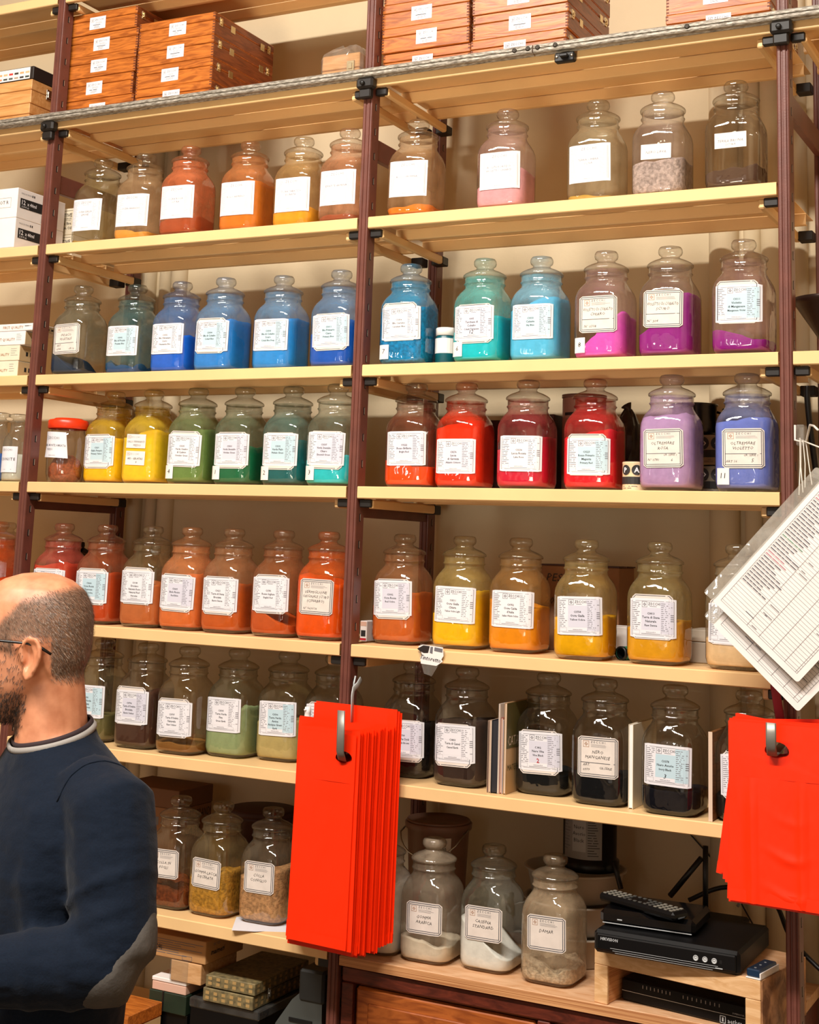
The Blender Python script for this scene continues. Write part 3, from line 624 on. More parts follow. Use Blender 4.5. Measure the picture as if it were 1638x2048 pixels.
# seventh shelf and counter
J(*bybase(TOP[6], 350, 1822), 'jar of glossy brown resin shards behind the man s sleeve', G6, '#7a3a18', '#8a7254', .16, (.055, .045), 'h', ['COLLA IN', 'FOGLI'], zc=.105, W=.082, Hh=.066, small=True, coarse=True, noise=.006)
J(*bybase(TOP[6], 435, 1838), 'jar of golden flakes with gomma lacca decerata card', G6, '#cc9232', '#a8905e', .16, (.08, .105), 'h', ['GOMMA-LACCA', 'DECERATA'], zc=.098, W=.082, Hh=.066, small=True, coarse=True, noise=.005)
J(*bybase(TOP[6], 536, 1853), 'jar of tan grains with colla coniglio card, on a sheet of paper', G6, '#d09a68', '#a09078', .16, (.10, .125), 'h', ['COLLA', 'CONIGLIO'], zc=.105, W=.08, Hh=.07, small=True, coarse=True, noise=.002)
CT = .915
J(*bybase(CT, 760, 1914), 'tall jar of white powder behind the red bags on the counter', G6, '#f2eae0', '#e8dcd0', .6, (.15, .155), 'h', ['BIANCO'], zc=.075, W=.082, Hh=.07, small=True)
J(*bybase(CT, 862, 1932), 'jar with pinkish dusty lid and gomma arabica card on the counter', G6, '#e6d6be', '#cdbca4', .3, (.05, .04), 'h', ['GOMMA', 'ARABICA'], zc=.095, W=.084, Hh=.066, small=True, lid_amt=.5, noise=.004)
J(*bybase(CT, 983, 1950), 'jar of white powder sloping down with caseina standard card', G6, '#f2f0e8', '#a8a894', .16, (.105, .03), 'h', ['CASEINA', 'STANDARD'], zc=.10, W=.086, Hh=.07, small=True, noise=.001)
J(*bybase(CT, 1107, 1977), 'frosty jar of pale lumps with damar card, nearest the wooden riser', G6, '#dcc4a4', '#c8b090', .6, (.045, .035), 'h', ['DAMAR'], zc=.105, W=.086, Hh=.07, small=True, coarse=True, noise=.009)
# paper strips on the second yellow jar
yj = [o for o in bpy.data.objects if o.get('label') == 'jar of yellow powder with two small handwritten paper strips'][0]
for k, (zz, a, b) in enumerate(((.112, 'GIALLO PERMANENTE', 'MEDIO'), (.068, '0KI - GR.HTAS', '9'))):
    fn = jar_surf(zz, -.002, -.03); m = MB(); paper(m, fn, .062, .036, M_TAPE, .0004); lb = m.build('label', yj); p = MB()
    text(p, fn, 'ZECCHI', -.004, .008, .0052, M_INKG, .03, space=1.3); logo(p, fn, -.028, .006, .009, M_INKB)
    text(p, fn, a, 0, -.004, .0052, M_INK, .056, bold=.02*k, **HW); text(p, fn, b, .004, -.0135, .0055, M_INK, .03, bold=.02*k, **HW); p.build('print', lb)

# ------------------------------------------------------------------ boxes
W_BOX = wood('varnished_wood', '#c8742e', '#98501c', .32, 5, (2, 14, 14), 2)
W_BOXD = wood('varnished_wood_dark', '#8a4a26', '#6a3419', .35, 5, (14, 2, 14), 2)
W_PINE = wood('pine_wood', '#dba468', '#c68a4c', .45, 4, (2, 16, 16), 1.5)
W_BEECH = wood('beech_wood', '#d8aa7a', '#c4925e', .5, 5, (3, 14, 14), 1.5)
M_JOINT = mat('dark_joint', '#6a3216', .6)
FY = lambda X0, Y0, Z0: plane_map((X0, Y0, Z0), (1, 0, 0), (0, 0, 1), (0, -1, 0))
FX = lambda X1, Y0, Z0: plane_map((X1, Y0, Z0), (0, 1, 0), (0, 0, 1), (1, 0, 0))
def clasp(t, x, y, z, w=.014, h=.022, mt=None):
    m = MB(); mt = mt or M_BRASS; m.box((x, y-w/2, z-h/2), (x+.0022, y+w/2, z+h/2), mt, .0006); m.box((x+.002, y-w*.28, z-h*.3), (x+.005, y+w*.28, z+h*.34), mt, .001)
    m.tube([(x+.003, y-w/2, z), (x+.003, y+w/2, z)], .0016, mt, 6); m.build('clasp', t)
def paint_box(x0, x1, y0, y1, z, h, lab, grp, rnd, side=True):
    t = thing('wooden_paint_box', ((x0+x1)/2, (y0+y1)/2, z), lab, 'box', grp); w = (x1-x0)/2; d = (y1-y0)/2
    hs = h*.64
    m = MB(); m.box((-w, -d, 0), (w, d, hs-.0008), W_BOX, .0012)
    m.build('body', t)
    m = MB(); m.box((-w, -d, hs+.0006), (w, d, h), W_BOX, .0016); m.build('lid', t)
    m = MB(); m.box((w+.0001, -d+.002, .002), (w+.0008, d-.002, hs-.003), W_BOXD); m.box((w+.0001, -d+.002, hs+.003), (w+.0008, d-.002, h-.003), W_BOXD); m.build('side_panel', t)
    m = MB()
    for s in (-1, 1):
        k = 0; zz = .004
        while zz < h-.004:
            if not hs-.004 < zz < hs+.002: m.box((s*w-(.006 if s > 0 else 0), -d-.0003, zz), (s*w+(.006 if s < 0 else 0), -d+.001, zz+.0035), M_JOINT)
            zz += .0075
    o = m.build('finger_joints', t); o['kind'] = 'stuff'
    fn = FY(rnd.uniform(-.012, .006), -d, h*.49); m = MB(); W, Hh = .056, .036
    m.add([fn(-W/2, -Hh/2, .0005), fn(W/2, -Hh/2, .0005), fn(W/2, Hh/2, .0005), fn(-W/2, Hh/2, .0005)], [[0, 1, 2, 3]], M_PAPER); lb = m.build('label', t); p = MB()
    logo(p, fn, -.023, .003, .010, M_INKM); text(p, fn, 'ZECCHI', .006, .0065, .0055, M_INKM, .030, space=1.3, off=.0009)
    lines(p, fn, -.008, .022, .0035, -.002, 2, M_INKG, rnd, .0008, (.6, .9), False); lines(p, fn, -.016, .016, -.0045, -.0065, 1, M_INK, rnd, .0016, (.8, 1)); lines(p, fn, -.012, .012, -.008, -.0155, 3, M_INKM, rnd, .0008, (.6, 1), False); p.build('print', lb)
    if side:
        for yy in (-d+.028, d-.028): clasp(t, w+.0008, yy, hs+.002)
        for yy in (-d+.085, d-.06): m = MB(); m.box((w+.0008, yy-.010, hs-.010), (w+.002, yy+.010, hs+.009), M_BRASS, .0005); m.build('plate', t)
    return t
rb = random.Random(5); BH = .0625
def stack(px0, px1, row, Y0, Y1, n, desc, grp, nm):
    x0 = atY(px0, row, Y0).x; x1 = atY(px1, row, Y0).x
    for i in range(n):
        dx = rb.uniform(-.004, .004); dy = rb.uniform(0, .006)
        paint_box(x0+dx, x1+dx, Y0+dy, Y1+dy-.01, TOP[0]+.0005+i*(BH+.0008), BH, 'wooden paint box, %s from the bottom of the %s' % (nm[i], desc), grp, rb)
NM = ['first', 'second', 'third', 'fourth', 'fifth']
y2 = .33
stack(127, 268, 130, .045, y2, 5, 'five box stack by the first post', 'wooden boxes on the top shelf', NM)
stack(274, 424, 120, .03, y2, 4, 'four box stack with clasps showing', 'wooden boxes on the top shelf', NM)
stack(764, 938, 80, .03, y2, 4, 'stack just past the middle post', 'wooden boxes on the top shelf', NM)
stack(943, 1133, 70, .03, y2, 4, 'stack beside the bare wall gap', 'wooden boxes on the top shelf', NM)
stack(1331, 1540, 30, .043, y2, 3, 'stack nearest the end post', 'wooden boxes on the top shelf', NM)
# wrapped box
M_FILM = glass_mat('#f4efe6', .16, 'clear_film', '#e8e0d4')
x0 = atY(642, 120, .05).x; x1 = atY(722, 120, .05).x
t = thing('wrapped_wooden_box', ((x0+x1)/2, .11, TOP[0]+.002), 'small pale wooden box in crinkled clear plastic next to the middle post', 'box')
w = (x1-x0)/2-.004
m = MB(); m.box((-w, -.06, 0), (w, .06, .045), W_PINE, .002); m.build('body', t); m = MB(); m.box((-w, -.06, .0462), (w, .06, .085), W_PINE, .002); m.build('lid', t)
m = MB(); m.box((w*.35, -.0635, .034), (w*.35+.022, -.06, .064), M_BRASS, .001); m.box((w*.35+.005, -.066, .042), (w*.35+.017, -.0635, .058), M_BRASS, .001); m.build('clasp', t)
m = MB(); rings = []; rr = random.Random(3)
for j, (z, q) in enumerate(((-.0012, 1.03), (.02, 1.06), (.045, 1.05), (.07, 1.06), (.09, 1.0), (.105, .7), (.118, .35))):
    rg = []
    for i in range(28):
        a = 2*PI*i/28; r = rsq(a, 1, .12)*q; rg.append(((w+.003)*r*math.cos(a)*(1+rr.uniform(-.02, .05)), .063*r*math.sin(a)*(1+rr.uniform(0, .05)), z+(rr.uniform(-.006, .008) if j > 1 else 0)))
    rings.append(rg)
m.loft(rings, M_FILM, False, True); m.build('plastic_bag', t)

def carton(name, lab, cat, x0, x1, y0, y1, z0, z1, mt, grp=None, lidh=0, lidmt=None, rz=0, bev=.0015):
    t = thing(name, ((x0+x1)/2, (y0+y1)/2, z0), lab, cat, grp, rz); w, d, h = (x1-x0)/2, (y1-y0)/2, z1-z0
    m = MB(); m.box((-w, -d, 0), (w, d, h-lidh-(.001 if lidh else 0)), mt, bev); m.build('body', t)
    if lidh: m = MB(); m.box((-w-.001, -d-.001, h-lidh), (w+.001, d+.001, h), lidmt or mt, bev); m.build('lid', t)
    return t, w, d, h
def face_print(t, fn, items, name='print'):
    p = MB()
    for it in items:
        if it[0] == 'q': p.quad2(fn, *it[1:5], it[5], it[6] if len(it) > 6 else .0006)
        elif it[0] == 't': text(p, fn, it[1], it[2], it[3], it[4], it[5], it[6] if len(it) > 6 else None, it[7] if len(it) > 7 else 'c', off=.0009, **(it[8] if len(it) > 8 else {}))
        elif it[0] == 'l': lines(p, fn, it[1], it[2], it[3], it[4], it[5], it[6], rb, it[7], (.5, 1), False)
        elif it[0] == 'f': frame(p, fn, *it[1:5], it[5], it[6], .0008)
    return p.build(name, t)
M_WHITEC = mat('white_card', '#efe9e6', .6, var=.02); M_CREAMC = mat('cream_card', '#e6dcc4', .65, var=.03); M_KRAFT = mat('kraft_card', '#b98a58', .75, var=.06, scale=14)
M_REDC = mat('red_print', '#c01e2c', .6); M_SILV = mat('silver_print', '#b8b4b0', .45); M_CHAR = mat('charcoal_card', '#241c1a', .5); M_PINKC = mat('pink_card', '#d8b09c', .65)
M_MAROON = mat('maroon_card', '#3c1a18', .6); M_TAN = mat('tan_card', '#c8ab80', .7)
# pale boxes beyond the first post, top shelf
x1 = atY(61, 190, .03).x
z = TOP[0]+.0005
for i, nmx in enumerate(('lower', 'upper')):
    t, w, d, h = carton('pine_box', '%s of two plain pine boxes with black clasps beyond the first post' % nmx, 'box', x1-.30, x1+.002*i, .03, .2, z, z+.07, W_PINE, 'pine boxes', .03, W_PINE)
    clasp(t, w+.001, -d+.07, h*.6, .02, .03, M_STEEL); z += .0712
t, w, d, h = carton('pastel_tray', 'flat printed tray box with colour swatches on top of the pine boxes', 'box', x1-.30, x1+.004, .03, .2, z, z+.038, M_CHAR)
fn = FY(0, -d, 0); its = [('q', -w+.002, .002, w-.012, h-.002, M_WHITEC, .0004)]
for i in range(14):
    u = -w+.008+i*.0205
    its += [('q', u, .006, u+.015, .0115, mat('swatch_%d' % (i % 6), ('#2c2826', '#3c4a44', '#d88a66', '#444c48', '#4a5656', '#b09a88')[i % 6], .6)), ('q', u, .019, u+.015, .025, mat('swatch_b%d' % (i % 4), ('#d8a070', '#e2b48a', '#c83a34', '#3c3632')[i % 4], .6))]
face_print(t, fn, its)
# cartons of mediums, second shelf
x1 = atY(32, 420, .0).x; z = TOP[1]+.0005
for i, nmx in enumerate(('lower', 'upper')):
    t, w, d, h = carton('white_carton', '%s white carton marked 12 x 40ml beyond the first post' % nmx, 'carton', x1-.22, x1, .002, .20, z, z+.0850, M_WHITEC, 'white cartons', 0)
    fn = FX(w, -d, 0)
    face_print(t, fn, [('q', .012, .030, .125, .058, M_INK), ('t', '12', .018, .041, .013, M_PAPER, None, 'l', dict(bold=.02)), ('t', 'x 40ml', .040, .041, .0095, M_PAPER, None, 'l', dict(bold=.02)), ('t', '(1,35 fl oz)', .018, .033, .0048, M_PAPER, None, 'l', dict(bold=.01)),
        ('t', 'MADE IN FRANCE', .014, .070, .0042, M_INKG, None, 'l'), ('q', .058, .069, .062, .075, M_INK), ('q', .065, .069, .069, .075, M_INK), ('q', .1, .004, .15, .026, M_SILV), ('q', .125, .012, .15, .045, M_REDC)])
    if i: face_print(t, FY(0, -d, 0), [('f', .03, .03, .088, .058, .0006, M_INKG), ('t', 'LOT R', .06, .04, .01, M_INKM)], 'sticker')
    z += .0855
x1 = atY(149, 430, .21).x; x0 = x1-.16; z = TOP[1]+.0005
for i, nmx in enumerate(('lower', 'upper')):
    t, w, d, h = carton('beige_carton', '%s beige stem oil carton tucked behind the first post' % nmx, 'carton', x0, x1, .21, .33, z, z+.0785, M_CREAMC, 'beige cartons')
    fn = FY(w, -d, 0)
    face_print(t, fn, [('q', -.11, .071, -.006, .0718, M_INK), ('t', 'NATIVE', -.008, .053, .011, M_INK, .08, 'r'), ('t', 'VIGOROSA', -.010, .046, .0042, M_INK, .05, 'r'), ('q', -.06, .0425, -.012, .0431, M_INK), ('t', 'Soluble fine', -.010, .030, .0085, M_INK, .09, 'r'), ('t', 'Stem Oil', -.008, .016, .0085, M_INK, .08, 'r')])
    z += .079
# small tube boxes third shelf beyond the first post
z = TOP[2]+.0005
for i, (px, hh) in enumerate(((37, .043), (38, .042), (47, .038), (62, .02))):
    x1 = atY(px, 710, .02).x
    t, w, d, h = carton('paint_tube_box', '%s cream paint tube box in the pile beyond the first post' % ('bottom', 'second lowest', 'third', 'topmost')[i], 'box', x1-.2, x1, .02, .10 if i < 3 else .16, z, z+hh, M_CREAMC if i < 2 else M_WHITEC, 'paint tube boxes')
    face_print(t, FY(w, -d, 0), [('t', 'FIRST QUALITY', -.035, h*.32, .0075, M_INKB, .10, 'r'), ('l', -.03, -.004, h-.006, .012, 4, M_INKG, .0008)])
    m = MB(); m.box((w, -d+.002, .002), (w+.0006, d-.002, h-.002), M_TAN)
    for q in range(2): m.box((w+.0006, -.014+q*.016, h*.35), (w+.001, -.006+q*.016, h*.62), M_INK)
    m.build('end_flap', t); z += hh+.0008

# stoppered bottles beyond the first post
def bottle(x, y, z, lab, grp, col, names, R=.036, H=.185, hand=False):
    t = thing('stoppered_bottle', (x, y, z+.0004), lab, 'bottle', grp)
    g = glass_mat('#b8bcae', .15, z0=-1); m = MB(); m.lathe([(0, 0), (R*.93, .001), (R, .008), (R, H*.58), (R*.92, H*.65), (R*.6, H*.73), (R*.55, H*.78), (R*.55, H*.86), (R*.7, H*.875), (R*.7, H*.89), (R*.5, H*.895)], g, 24); m.build('body', t)
    m = MB(); m.lathe([(0, H*.87), (R*.48, H*.9), (R*.42, H*.93), (R*.75, H*.95), (R*.78, H*.985), (R*.5, H), (0, H)], g, 20); m.build('stopper', t)
    m = MB(); m.lathe([(0, .004), (R*.9, .004), (R*.96, .01), (R*.96, H*.40), (0, H*.42)], powder_mat(col), 24); m.build('powder', t)
    fn = lambda u, v, off=0: Vector((math.sin(u/R)*(R+.0008+off), -math.cos(u/R)*(R+.0008+off), H*.33+v))
    m = MB(); m.quad2(fn, -.03, -.036, .03, .034, M_OLDPAPER if hand else M_PAPER, 0, 10); lb = m.build('label', t); p = MB()
    if hand: frame(p, fn, -.028, -.034, .028, .032, .0012, M_INKN)
    text(p, fn, 'ZECCHI', 0, .022, .0055, M_INKG, .04, space=1.2); text(p, fn, names, 0, -.004, .0075, M_INK, .055, space=1.3); lines(p, fn, -.026, .026, -.026, -.03, 1, M_INKG, rb, .001); p.build('print', lb)
p = atY(28, 960, .06); bottle(p.x, .06, TOP[3], 'small pale stoppered bottle with white label, right against the first post', 'stoppered bottles', '#d8d4c4', 'ICONITE')
p = atY(-10, 960, .06); bottle(p.x, .06, TOP[3], 'stoppered bottle of blue powder at the picture edge', 'stoppered bottles', '#1458b0', 'LAPISLAZZULI', .038, .19, True)
p = atY(-22, 1240, .07); J(p.x, .08, TOP[4], 'orange jar with handwritten scala lac card beyond the first post', G4, '#f2501a', '#e0602c', .5, (.1, .1), 'h', ['GOMMA-SCALA', 'IN LAC'], zc=.1)
p = atY(0, 1230, .26); J(p.x, .26, TOP[4], 'orange jar standing behind the scala lac jar', G4, '#e8481a', '#d8683c', .5, (.12, .12), 'm', ['C0615', 'Rosso', 'Red'], zc=.1)

# red lidded plastic jar
t = thing('plastic_jar', (.0765, .088, TOP[3]+.0004), 'clear plastic jar with red screw lid and monte amiata label', 'jar', G3)
g = glass_mat('#b89880', .12, z0=-1)
m = MB(); m.lathe([(0, 0), (.036, 0), (.046, .006), (.051, .025), (.052, .06), (.052, .105), (.050, .125), (.045, .138), (.045, .15)], g, 28); m.build('body', t)
M_REDL = mat('red_lid_plastic', '#e83a14', .35); m = MB(); prof = [(0, .174), (.036, .174), (.040, .1715), (.051, .169), (.054, .166), (.054, .147), (.052, .145)]
m.lathe(prof[::-1], M_REDL, 36); m.build('lid', t)
m = MB(); rings = []
for j, (z, q) in enumerate(((.002, .62), (.02, .82), (.045, .86), (.06, .7), (.07, .3))): rings.append([(.05*q*math.cos(2*PI*i/18)*(1+.14*math.sin(i*2.3+j)), .05*q*math.sin(2*PI*i/18)*(1+.12*math.cos(i*1.7+j*2)), z+.006*math.sin(i*1.9+j)*(j > 0)) for i in range(18)])
m.loft(rings, powder_mat('#b4582e', coarse=True), True); m.build('mineral_lump', t)
fn0 = lambda u, v, off=0: Vector((math.sin(u/.053)*(.0535+off+.004*max(0, -v*20)), -math.cos(u/.053)*(.0535+off+.004*max(0, -v*20)), .098+v))
fn = lambda u, v, off=0: fn0(u-.006-v*.12, v-u*.04, off)
m = MB()
for k in range(3): m.quad2(fn, -.05, -.032+.023*k, .044, -.032+.023*(k+1), M_PAPER, 0, 12)
lb = m.build('label', t); p = MB(); logo(p, fn, -.024, .016, .010, M_INKL); text(p, fn, 'ZECCHI', .006, .0175, .0065, M_INKG, .04, space=1.2); text(p, fn, 'CINABRO MONTE AMIATA', -.002, -.002, .0062, M_INKM, .086, space=1.05, bold=.01); text(p, fn, 'PEZZO', -.008, -.0125, .0052, M_INKG); text(p, fn, 'www.zecchi.it', 0, -.027, .0028, M_INKM); p.build('print', lb)

# ------------------------------------------------------------------ things between and behind the jars
p = atY(891, 705, .11)
t = thing('small_jar', (p.x, .11, TOP[2]+.0004), 'small jar of teal paint with white lid squeezed between the 7 and 6 jars', 'jar')
m = MB(); m.lathe([(0, 0), (.023, 0), (.025, .003), (.025, .072), (.022, .076), (.022, .080)], mat('teal_paint', '#0e5560', .3), 20); m.build('body', t)
m = MB(); m.lathe([(.0215, .077), (.0245, .078), (.0245, .094), (.023, .096), (0, .096)], M_WHITEC, 20); m.build('lid', t)
fn = lambda u, v, off=0: Vector((math.sin(u/.0255)*(.0254+off), -math.cos(u/.0255)*(.0254+off), .052+v))
m = MB(); m.quad2(fn, -.05, -.018, .05, .018, M_TAPE, 0, 14); m.build('label', t)
# maroon crates and can behind the red jars
x0 = atY(905, 880, .25).x; x1 = atY(1012, 880, .25).x
carton('maroon_carton', 'dark maroon carton behind the lacca di garanza jar', 'carton', x0, x1, .25, .37, TOP[3]+.0005, TOP[3]+.175, M_MAROON, None, .05, M_MAROON)
x0 = atY(1022, 880, .27).x; x1 = atY(1108, 880, .27).x
carton('maroon_carton', 'dark maroon carton behind the crimson lacca rosata jar', 'carton', x0, x1, .27, .37, TOP[3]+.0005, TOP[3]+.19, M_MAROON)
p = atY(1150, 900, .30)
t = thing('tall_can', (p.x+.022, .30, TOP[3]+.0004), 'tall pinkish brown can behind the rosso primario jar', 'can')
m = MB(); m.lathe([(0, 0), (.05, 0), (.052, .002), (.052, .225), (.050, .229)], mat('pink_brown_can', '#a8786c', .45), 24); m.build('body', t)
m = MB(); m.lathe([(.0505, .2275), (.0535, .229), (.0535, .236), (.049, .235), (0, .233)], mat('can_rim', '#7c5a50', .4), 24); m.build('lid', t)
fn = lambda u, v, off=0: Vector((math.sin(u/.052)*(.0524+off), -math.cos(u/.052)*(.0524+off), .13+v))
pm_ = MB(); lines(pm_, fn, -.03, .03, .05, .02, 5, M_INKM, rb, .0012); pm_.quad2(fn, -.035, .055, .035, .062, M_INK, .0004, 6); pm_.build('print', t)
def blob(m, c, sx, sy, sz, mt, seed, n=20, k=12, amp=.25, base=True):
    r = random.Random(seed); ph = [r.uniform(0, 6) for _ in range(6)]; rings = []
    for j in range(k+1):
        th = PI*j/k; rg = []
        for i in range(n):
            a = 2*PI*i/n; d = 1+amp*(math.sin(3*a+ph[0]+2*th)*.5+math.sin(5*a+ph[1]-3*th)*.4+math.sin(9*a+ph[2]+7*th)*.3)
            z = math.cos(PI-th)*sz*(1+.3*amp*math.sin(4*a+ph[3])); z = max(z, -sz*.55) if base else z
            rg.append((c[0]+sx*d*math.sin(th)*math.cos(a), c[1]+sy*d*math.sin(th)*math.sin(a), c[2]+z+sz*.55))
        rings.append(rg)
    m.loft(rings, mt, False, True)
p = atY(1225, 900, .27)
t = thing('bag_of_pigment', (p.x+.03, .29, TOP[3]+.001), 'dark plastic bag slumped behind the rosso primario jar beside the tall can', 'bag')
m = MB(); blob(m, (0, 0, 0), .035, .04, .13, mat('dark_grey_bag', '#3a2f2c', .25, var=.2), 4, amp=.12); m.build('bag_body', t)
m = MB(); m.tube([(0, 0, .18), (.002, 0, .2), (-.004, 0, .21)], [.012, .006, .014], mat('dark_grey_bag', '#3a2f2c', .25)); m.build('knot', t)
def tin(x, y, z, lab, R, H, col, letters, grp, band='#2a2a2c', top=True):
    t = thing('paint_tin', (x, y, z+.0004), lab, 'tin', grp); mt = mat('tin_'+col, col, .45)
    m = MB(); m.lathe([(0, 0), (R, 0), (R*1.03, .002), (R, .004), (R, H-.006), (R*1.03, H-.004), (R*1.0, H-.002)], mt, 22); m.build('body', t)
    m = MB(); m.lathe([(R*.99, H-.003), (R*.9, H), (R*.85, H-.002), (0, H-.002)], M_STEEL, 22); m.build('lid', t)
    fn = lambda u, v, off=0: Vector((math.sin(u/R)*(R+.0005+off), -math.cos(u/R)*(R+.0005+off), H*.5+v)); p = MB()
    bm = mat('tin_band_'+band, band, .5); p.quad2(fn, -R*1.4, -H*.26, R*1.4, -H*.02, bm, .0002, 10)
    for i, ch in enumerate(letters):
        u = (i-(len(letters)-1)/2)*R*.95; pts = [fn(u+R*.42*math.cos(a), H*.20+R*.42*math.sin(a), .0005) for a in [2*PI*q/14 for q in range(14)]]
        p.add(pts, [list(range(14))], bm); text(p, fn, ch, u, H*.20-R*.2, R*.4, M_PAPER, bold=.03, off=.001)
    lines(p, fn, -R*.8, R*.8, -H*.3, -H*.42, 2, M_INKM, rb, .0009); p.build('print', t)
p = atY(1268, 960, .09); tin(p.x, .095, TOP[3], 'small cream tin marked P A between the rosso primario and mauve jars', .0265, .066, '#e2c8a2', 'PA', 'cream tins')
p = atY(1243, 950, .20); tin(p.x, .2, TOP[3], 'cream tin just behind the P A tin', .0265, .066, '#dcc09a', 'FG', 'cream tins')
p = atY(1421, 960, .24); xq = p.x
for i, (H, col, let, nm) in enumerate(((.068, '#8c8474', 'OC', 'bottom'), (.068, '#a8977c', 'OC', 'middle'))):
    tin(xq, .27, TOP[3]+i*.0695, '%s tin in the pile between the mauve and lavender jars' % nm, .034, H, col, let, 'piled tins')
t = thing('metal_pot', (xq-.045, .27, TOP[3]+.14), 'dark metal pot on top of the tins behind the mauve jar', 'pot')
m = MB(); m.lathe([(0, 0), (.046, 0), (.05, .004), (.05, .062), (.053, .065), (.053, .068), (.047, .068), (.047, .01), (0, .01)], mat('dark_steel', '#4a4440', .25, metal=.9), 26); m.build('body', t)
m = MB(); m.tube([(.052, 0, .05), (.07, 0, .045), (.07, 0, .02), (.051, 0, .016)], .003, mat('dark_steel', '#4a4440', .25, metal=.9)); m.build('handle', t)
p = atY(1462, 830, .3); tin(p.x+.02, .29, TOP[3]+.0, 'tall black tin behind the lavender jar', .036, .2, '#1c1a1a', 'GA', 'piled tins', '#c8a878')
# black bag and brown bottle behind the red jars
p = atY(150, 1100, .26)
t = thing('black_bin_bag', (p.x, .26, TOP[4]+.001), 'crumpled black plastic bag behind the first red jars of the orange row', 'bag')
m = MB(); blob(m, (0, 0, 0), .105, .07, .12, mat('black_film', '#0e0e10', .22, var=.3), 9, 30, 16, .22); m.build('bag_body', t)
m = MB(); m.tube([(.02, -.03, .18), (.03, -.035, .195), (.05, -.03, .19)], [.012, .007, .015], mat('black_film', '#0e0e10', .22)); m.build('knot', t)
p = atY(112, 1040, .36)
t = thing('brown_bottle', (.2, .345, TOP[4]+.001), 'brown glass bottle rising behind the black bag', 'bottle')
m = MB(); m.lathe([(0, 0), (.026, 0), (.028, .004), (.028, .13), (.012, .165), (.012, .18)], mat('brown_glass', '#3a2014', .15), 20); m.build('body', t)
m = MB(); m.lathe([(.0125, .178), (.015, .179), (.015, .2), (0, .2)], mat('brown_cap', '#5a3826', .4), 16); m.build('cap', t)
# fifth shelf, behind the ochre jars
x0 = atY(1082, 1160, .26).x; x1 = atY(1238, 1160, .26).x; zt = atY(1090, 1130, .26).z
t, w, d, h = carton('cardboard_box', 'brown cardboard box with handwritten pestelli behind the ochre jars', 'box', x0, x1, .26, .37, TOP[4]+.0005, zt, mat('brown_card', '#8a6040', .75, var=.06))
m = MB(); m.box((-w-.002, -d-.002, h), (w+.002, -.004, h+.003), M_MAROON); m.box((-w-.002, .004, h), (w+.002, d+.002, h+.003), M_MAROON); m.build('flap', t)['kind'] = 'stuff'
face_print(t, FY(-w, -d, 0), [('t', 'PESTELLI', .014, h-.036, .018, M_INK, .13, 'l', HW), ('t', 'PER', .04, h-.06, .014, M_INK, .1, 'l', HW), ('t', '20', .01, h-.088, .016, M_INK, .1, 'l', HW)])
x0 = atY(1212, 1280, .20).x; x1 = atY(1262, 1280, .20).x
carton('white_carton', 'low white carton between the golden and tan ochre jars', 'carton', x0, x1, .17, .25, TOP[4]+.0005, TOP[4]+.066, M_WHITEC, None)
x0 = atY(1375, 1280, .17).x; x1 = atY(1432, 1280, .17).x
carton('grey_carton', 'beige grey carton between the tan ochre jar and the price lists', 'carton', x0, x1, .17, .34, TOP[4]+.0005, TOP[4]+.07, mat('greige_card', '#b4a898', .7, var=.03), None, .025, mat('greige_card', '#b4a898', .7))
a = atZ(1240, 1321, TOP[4])
t = thing('green_tube', (a.x, a.y+.005, TOP[4]+.0147), 'short green cardboard tube lying open end outward between the ochre jars', 'tube', None, -.35)
m = MB(); Mx = Matrix.Rotation(-PI/2, 4, 'X'); m.lathe([(.0115, .0), (.0142, 0), (.0142, .055), (0, .055)], mat('green_tube_paper', '#2f7a5a', .45), 22, M=Mx); m.lathe([(.0118, 0), (.0118, .05), (0, .05)], M_BLACK, 22, M=Mx); m.build('tube_body', t)
m = MB(); m.lathe([(.0115, -.0012), (.0148, -.0012), (.0148, .006), (.0143, .0062)], M_BLACK, 22, M=Mx); m.build('rim', t)
p = atY(733, 1260, .11)
t, w, d, h = carton('small_carton', 'tiny red and white carton between the middle post and the ocra rossa jar', 'carton', p.x-.012, p.x+.006, .10, .15, TOP[4]+.0005, TOP[4]+.048, M_WHITEC)
face_print(t, FY(0, -d, 0), [('q', -w+.001, .003, w-.001, .008, M_REDC), ('q', -w+.003, .012, w-.003, .026, M_INK), ('q', -w+.001, .036, w-.001, .046, M_PINKC)])
# hang tag clipped on the shelf edge
p = atY(862, 1318, -.004)
t = thing('hang_tag', (p.x, -.004, p.z), 'clear plastic brush tag with tintoretto lettering hooked on the shelf edge', 'tag')
fn = plane_map((0, 0, 0), (1, 0, -.12), (.12, 0, 1), (0, -1, 0)); m = MB()
m.add([fn(-.034, .012, .001), fn(.034, .02, .001), (fn(.008, -.036, .001)), fn(-.012, -.034, .001), fn(-.030, .028, .001), fn(.02, .034, .001)], [[0, 3, 2, 1], [0, 1, 5, 4]], glass_mat('#e8e4dc', .2, 'clear_film', '#d8d2c8')); m.build('plastic_sleeve', t)
m = MB(); pts = [(-.034, .022), (-.024, .027), (.026, .03), (.03, .012), (.026, .004), (.03, .0), (.016, -.012), (-.022, -.014), (-.026, -.002), (-.022, .006)]
m.add([fn(u, v, .002) for u, v in pts], [list(range(len(pts)))], M_WHITEC); cdx = m.build('card', t); q = MB()
q.add([fn(u, v, .0026) for u, v in ((-.036, .016), (-.022, .026), (-.006, .027), (-.008, .012), (-.018, .010), (-.028, .012))], [list(range(6))], M_CHAR); q.add([fn(u, v, .0026) for u, v in ((-.004, .026), (.002, .027), (.003, .012), (-.004, .013))], [[0, 1, 2, 3]], M_INKM); q.quad2(fn, .006, .019, .026, .027, M_INKM, .0026)
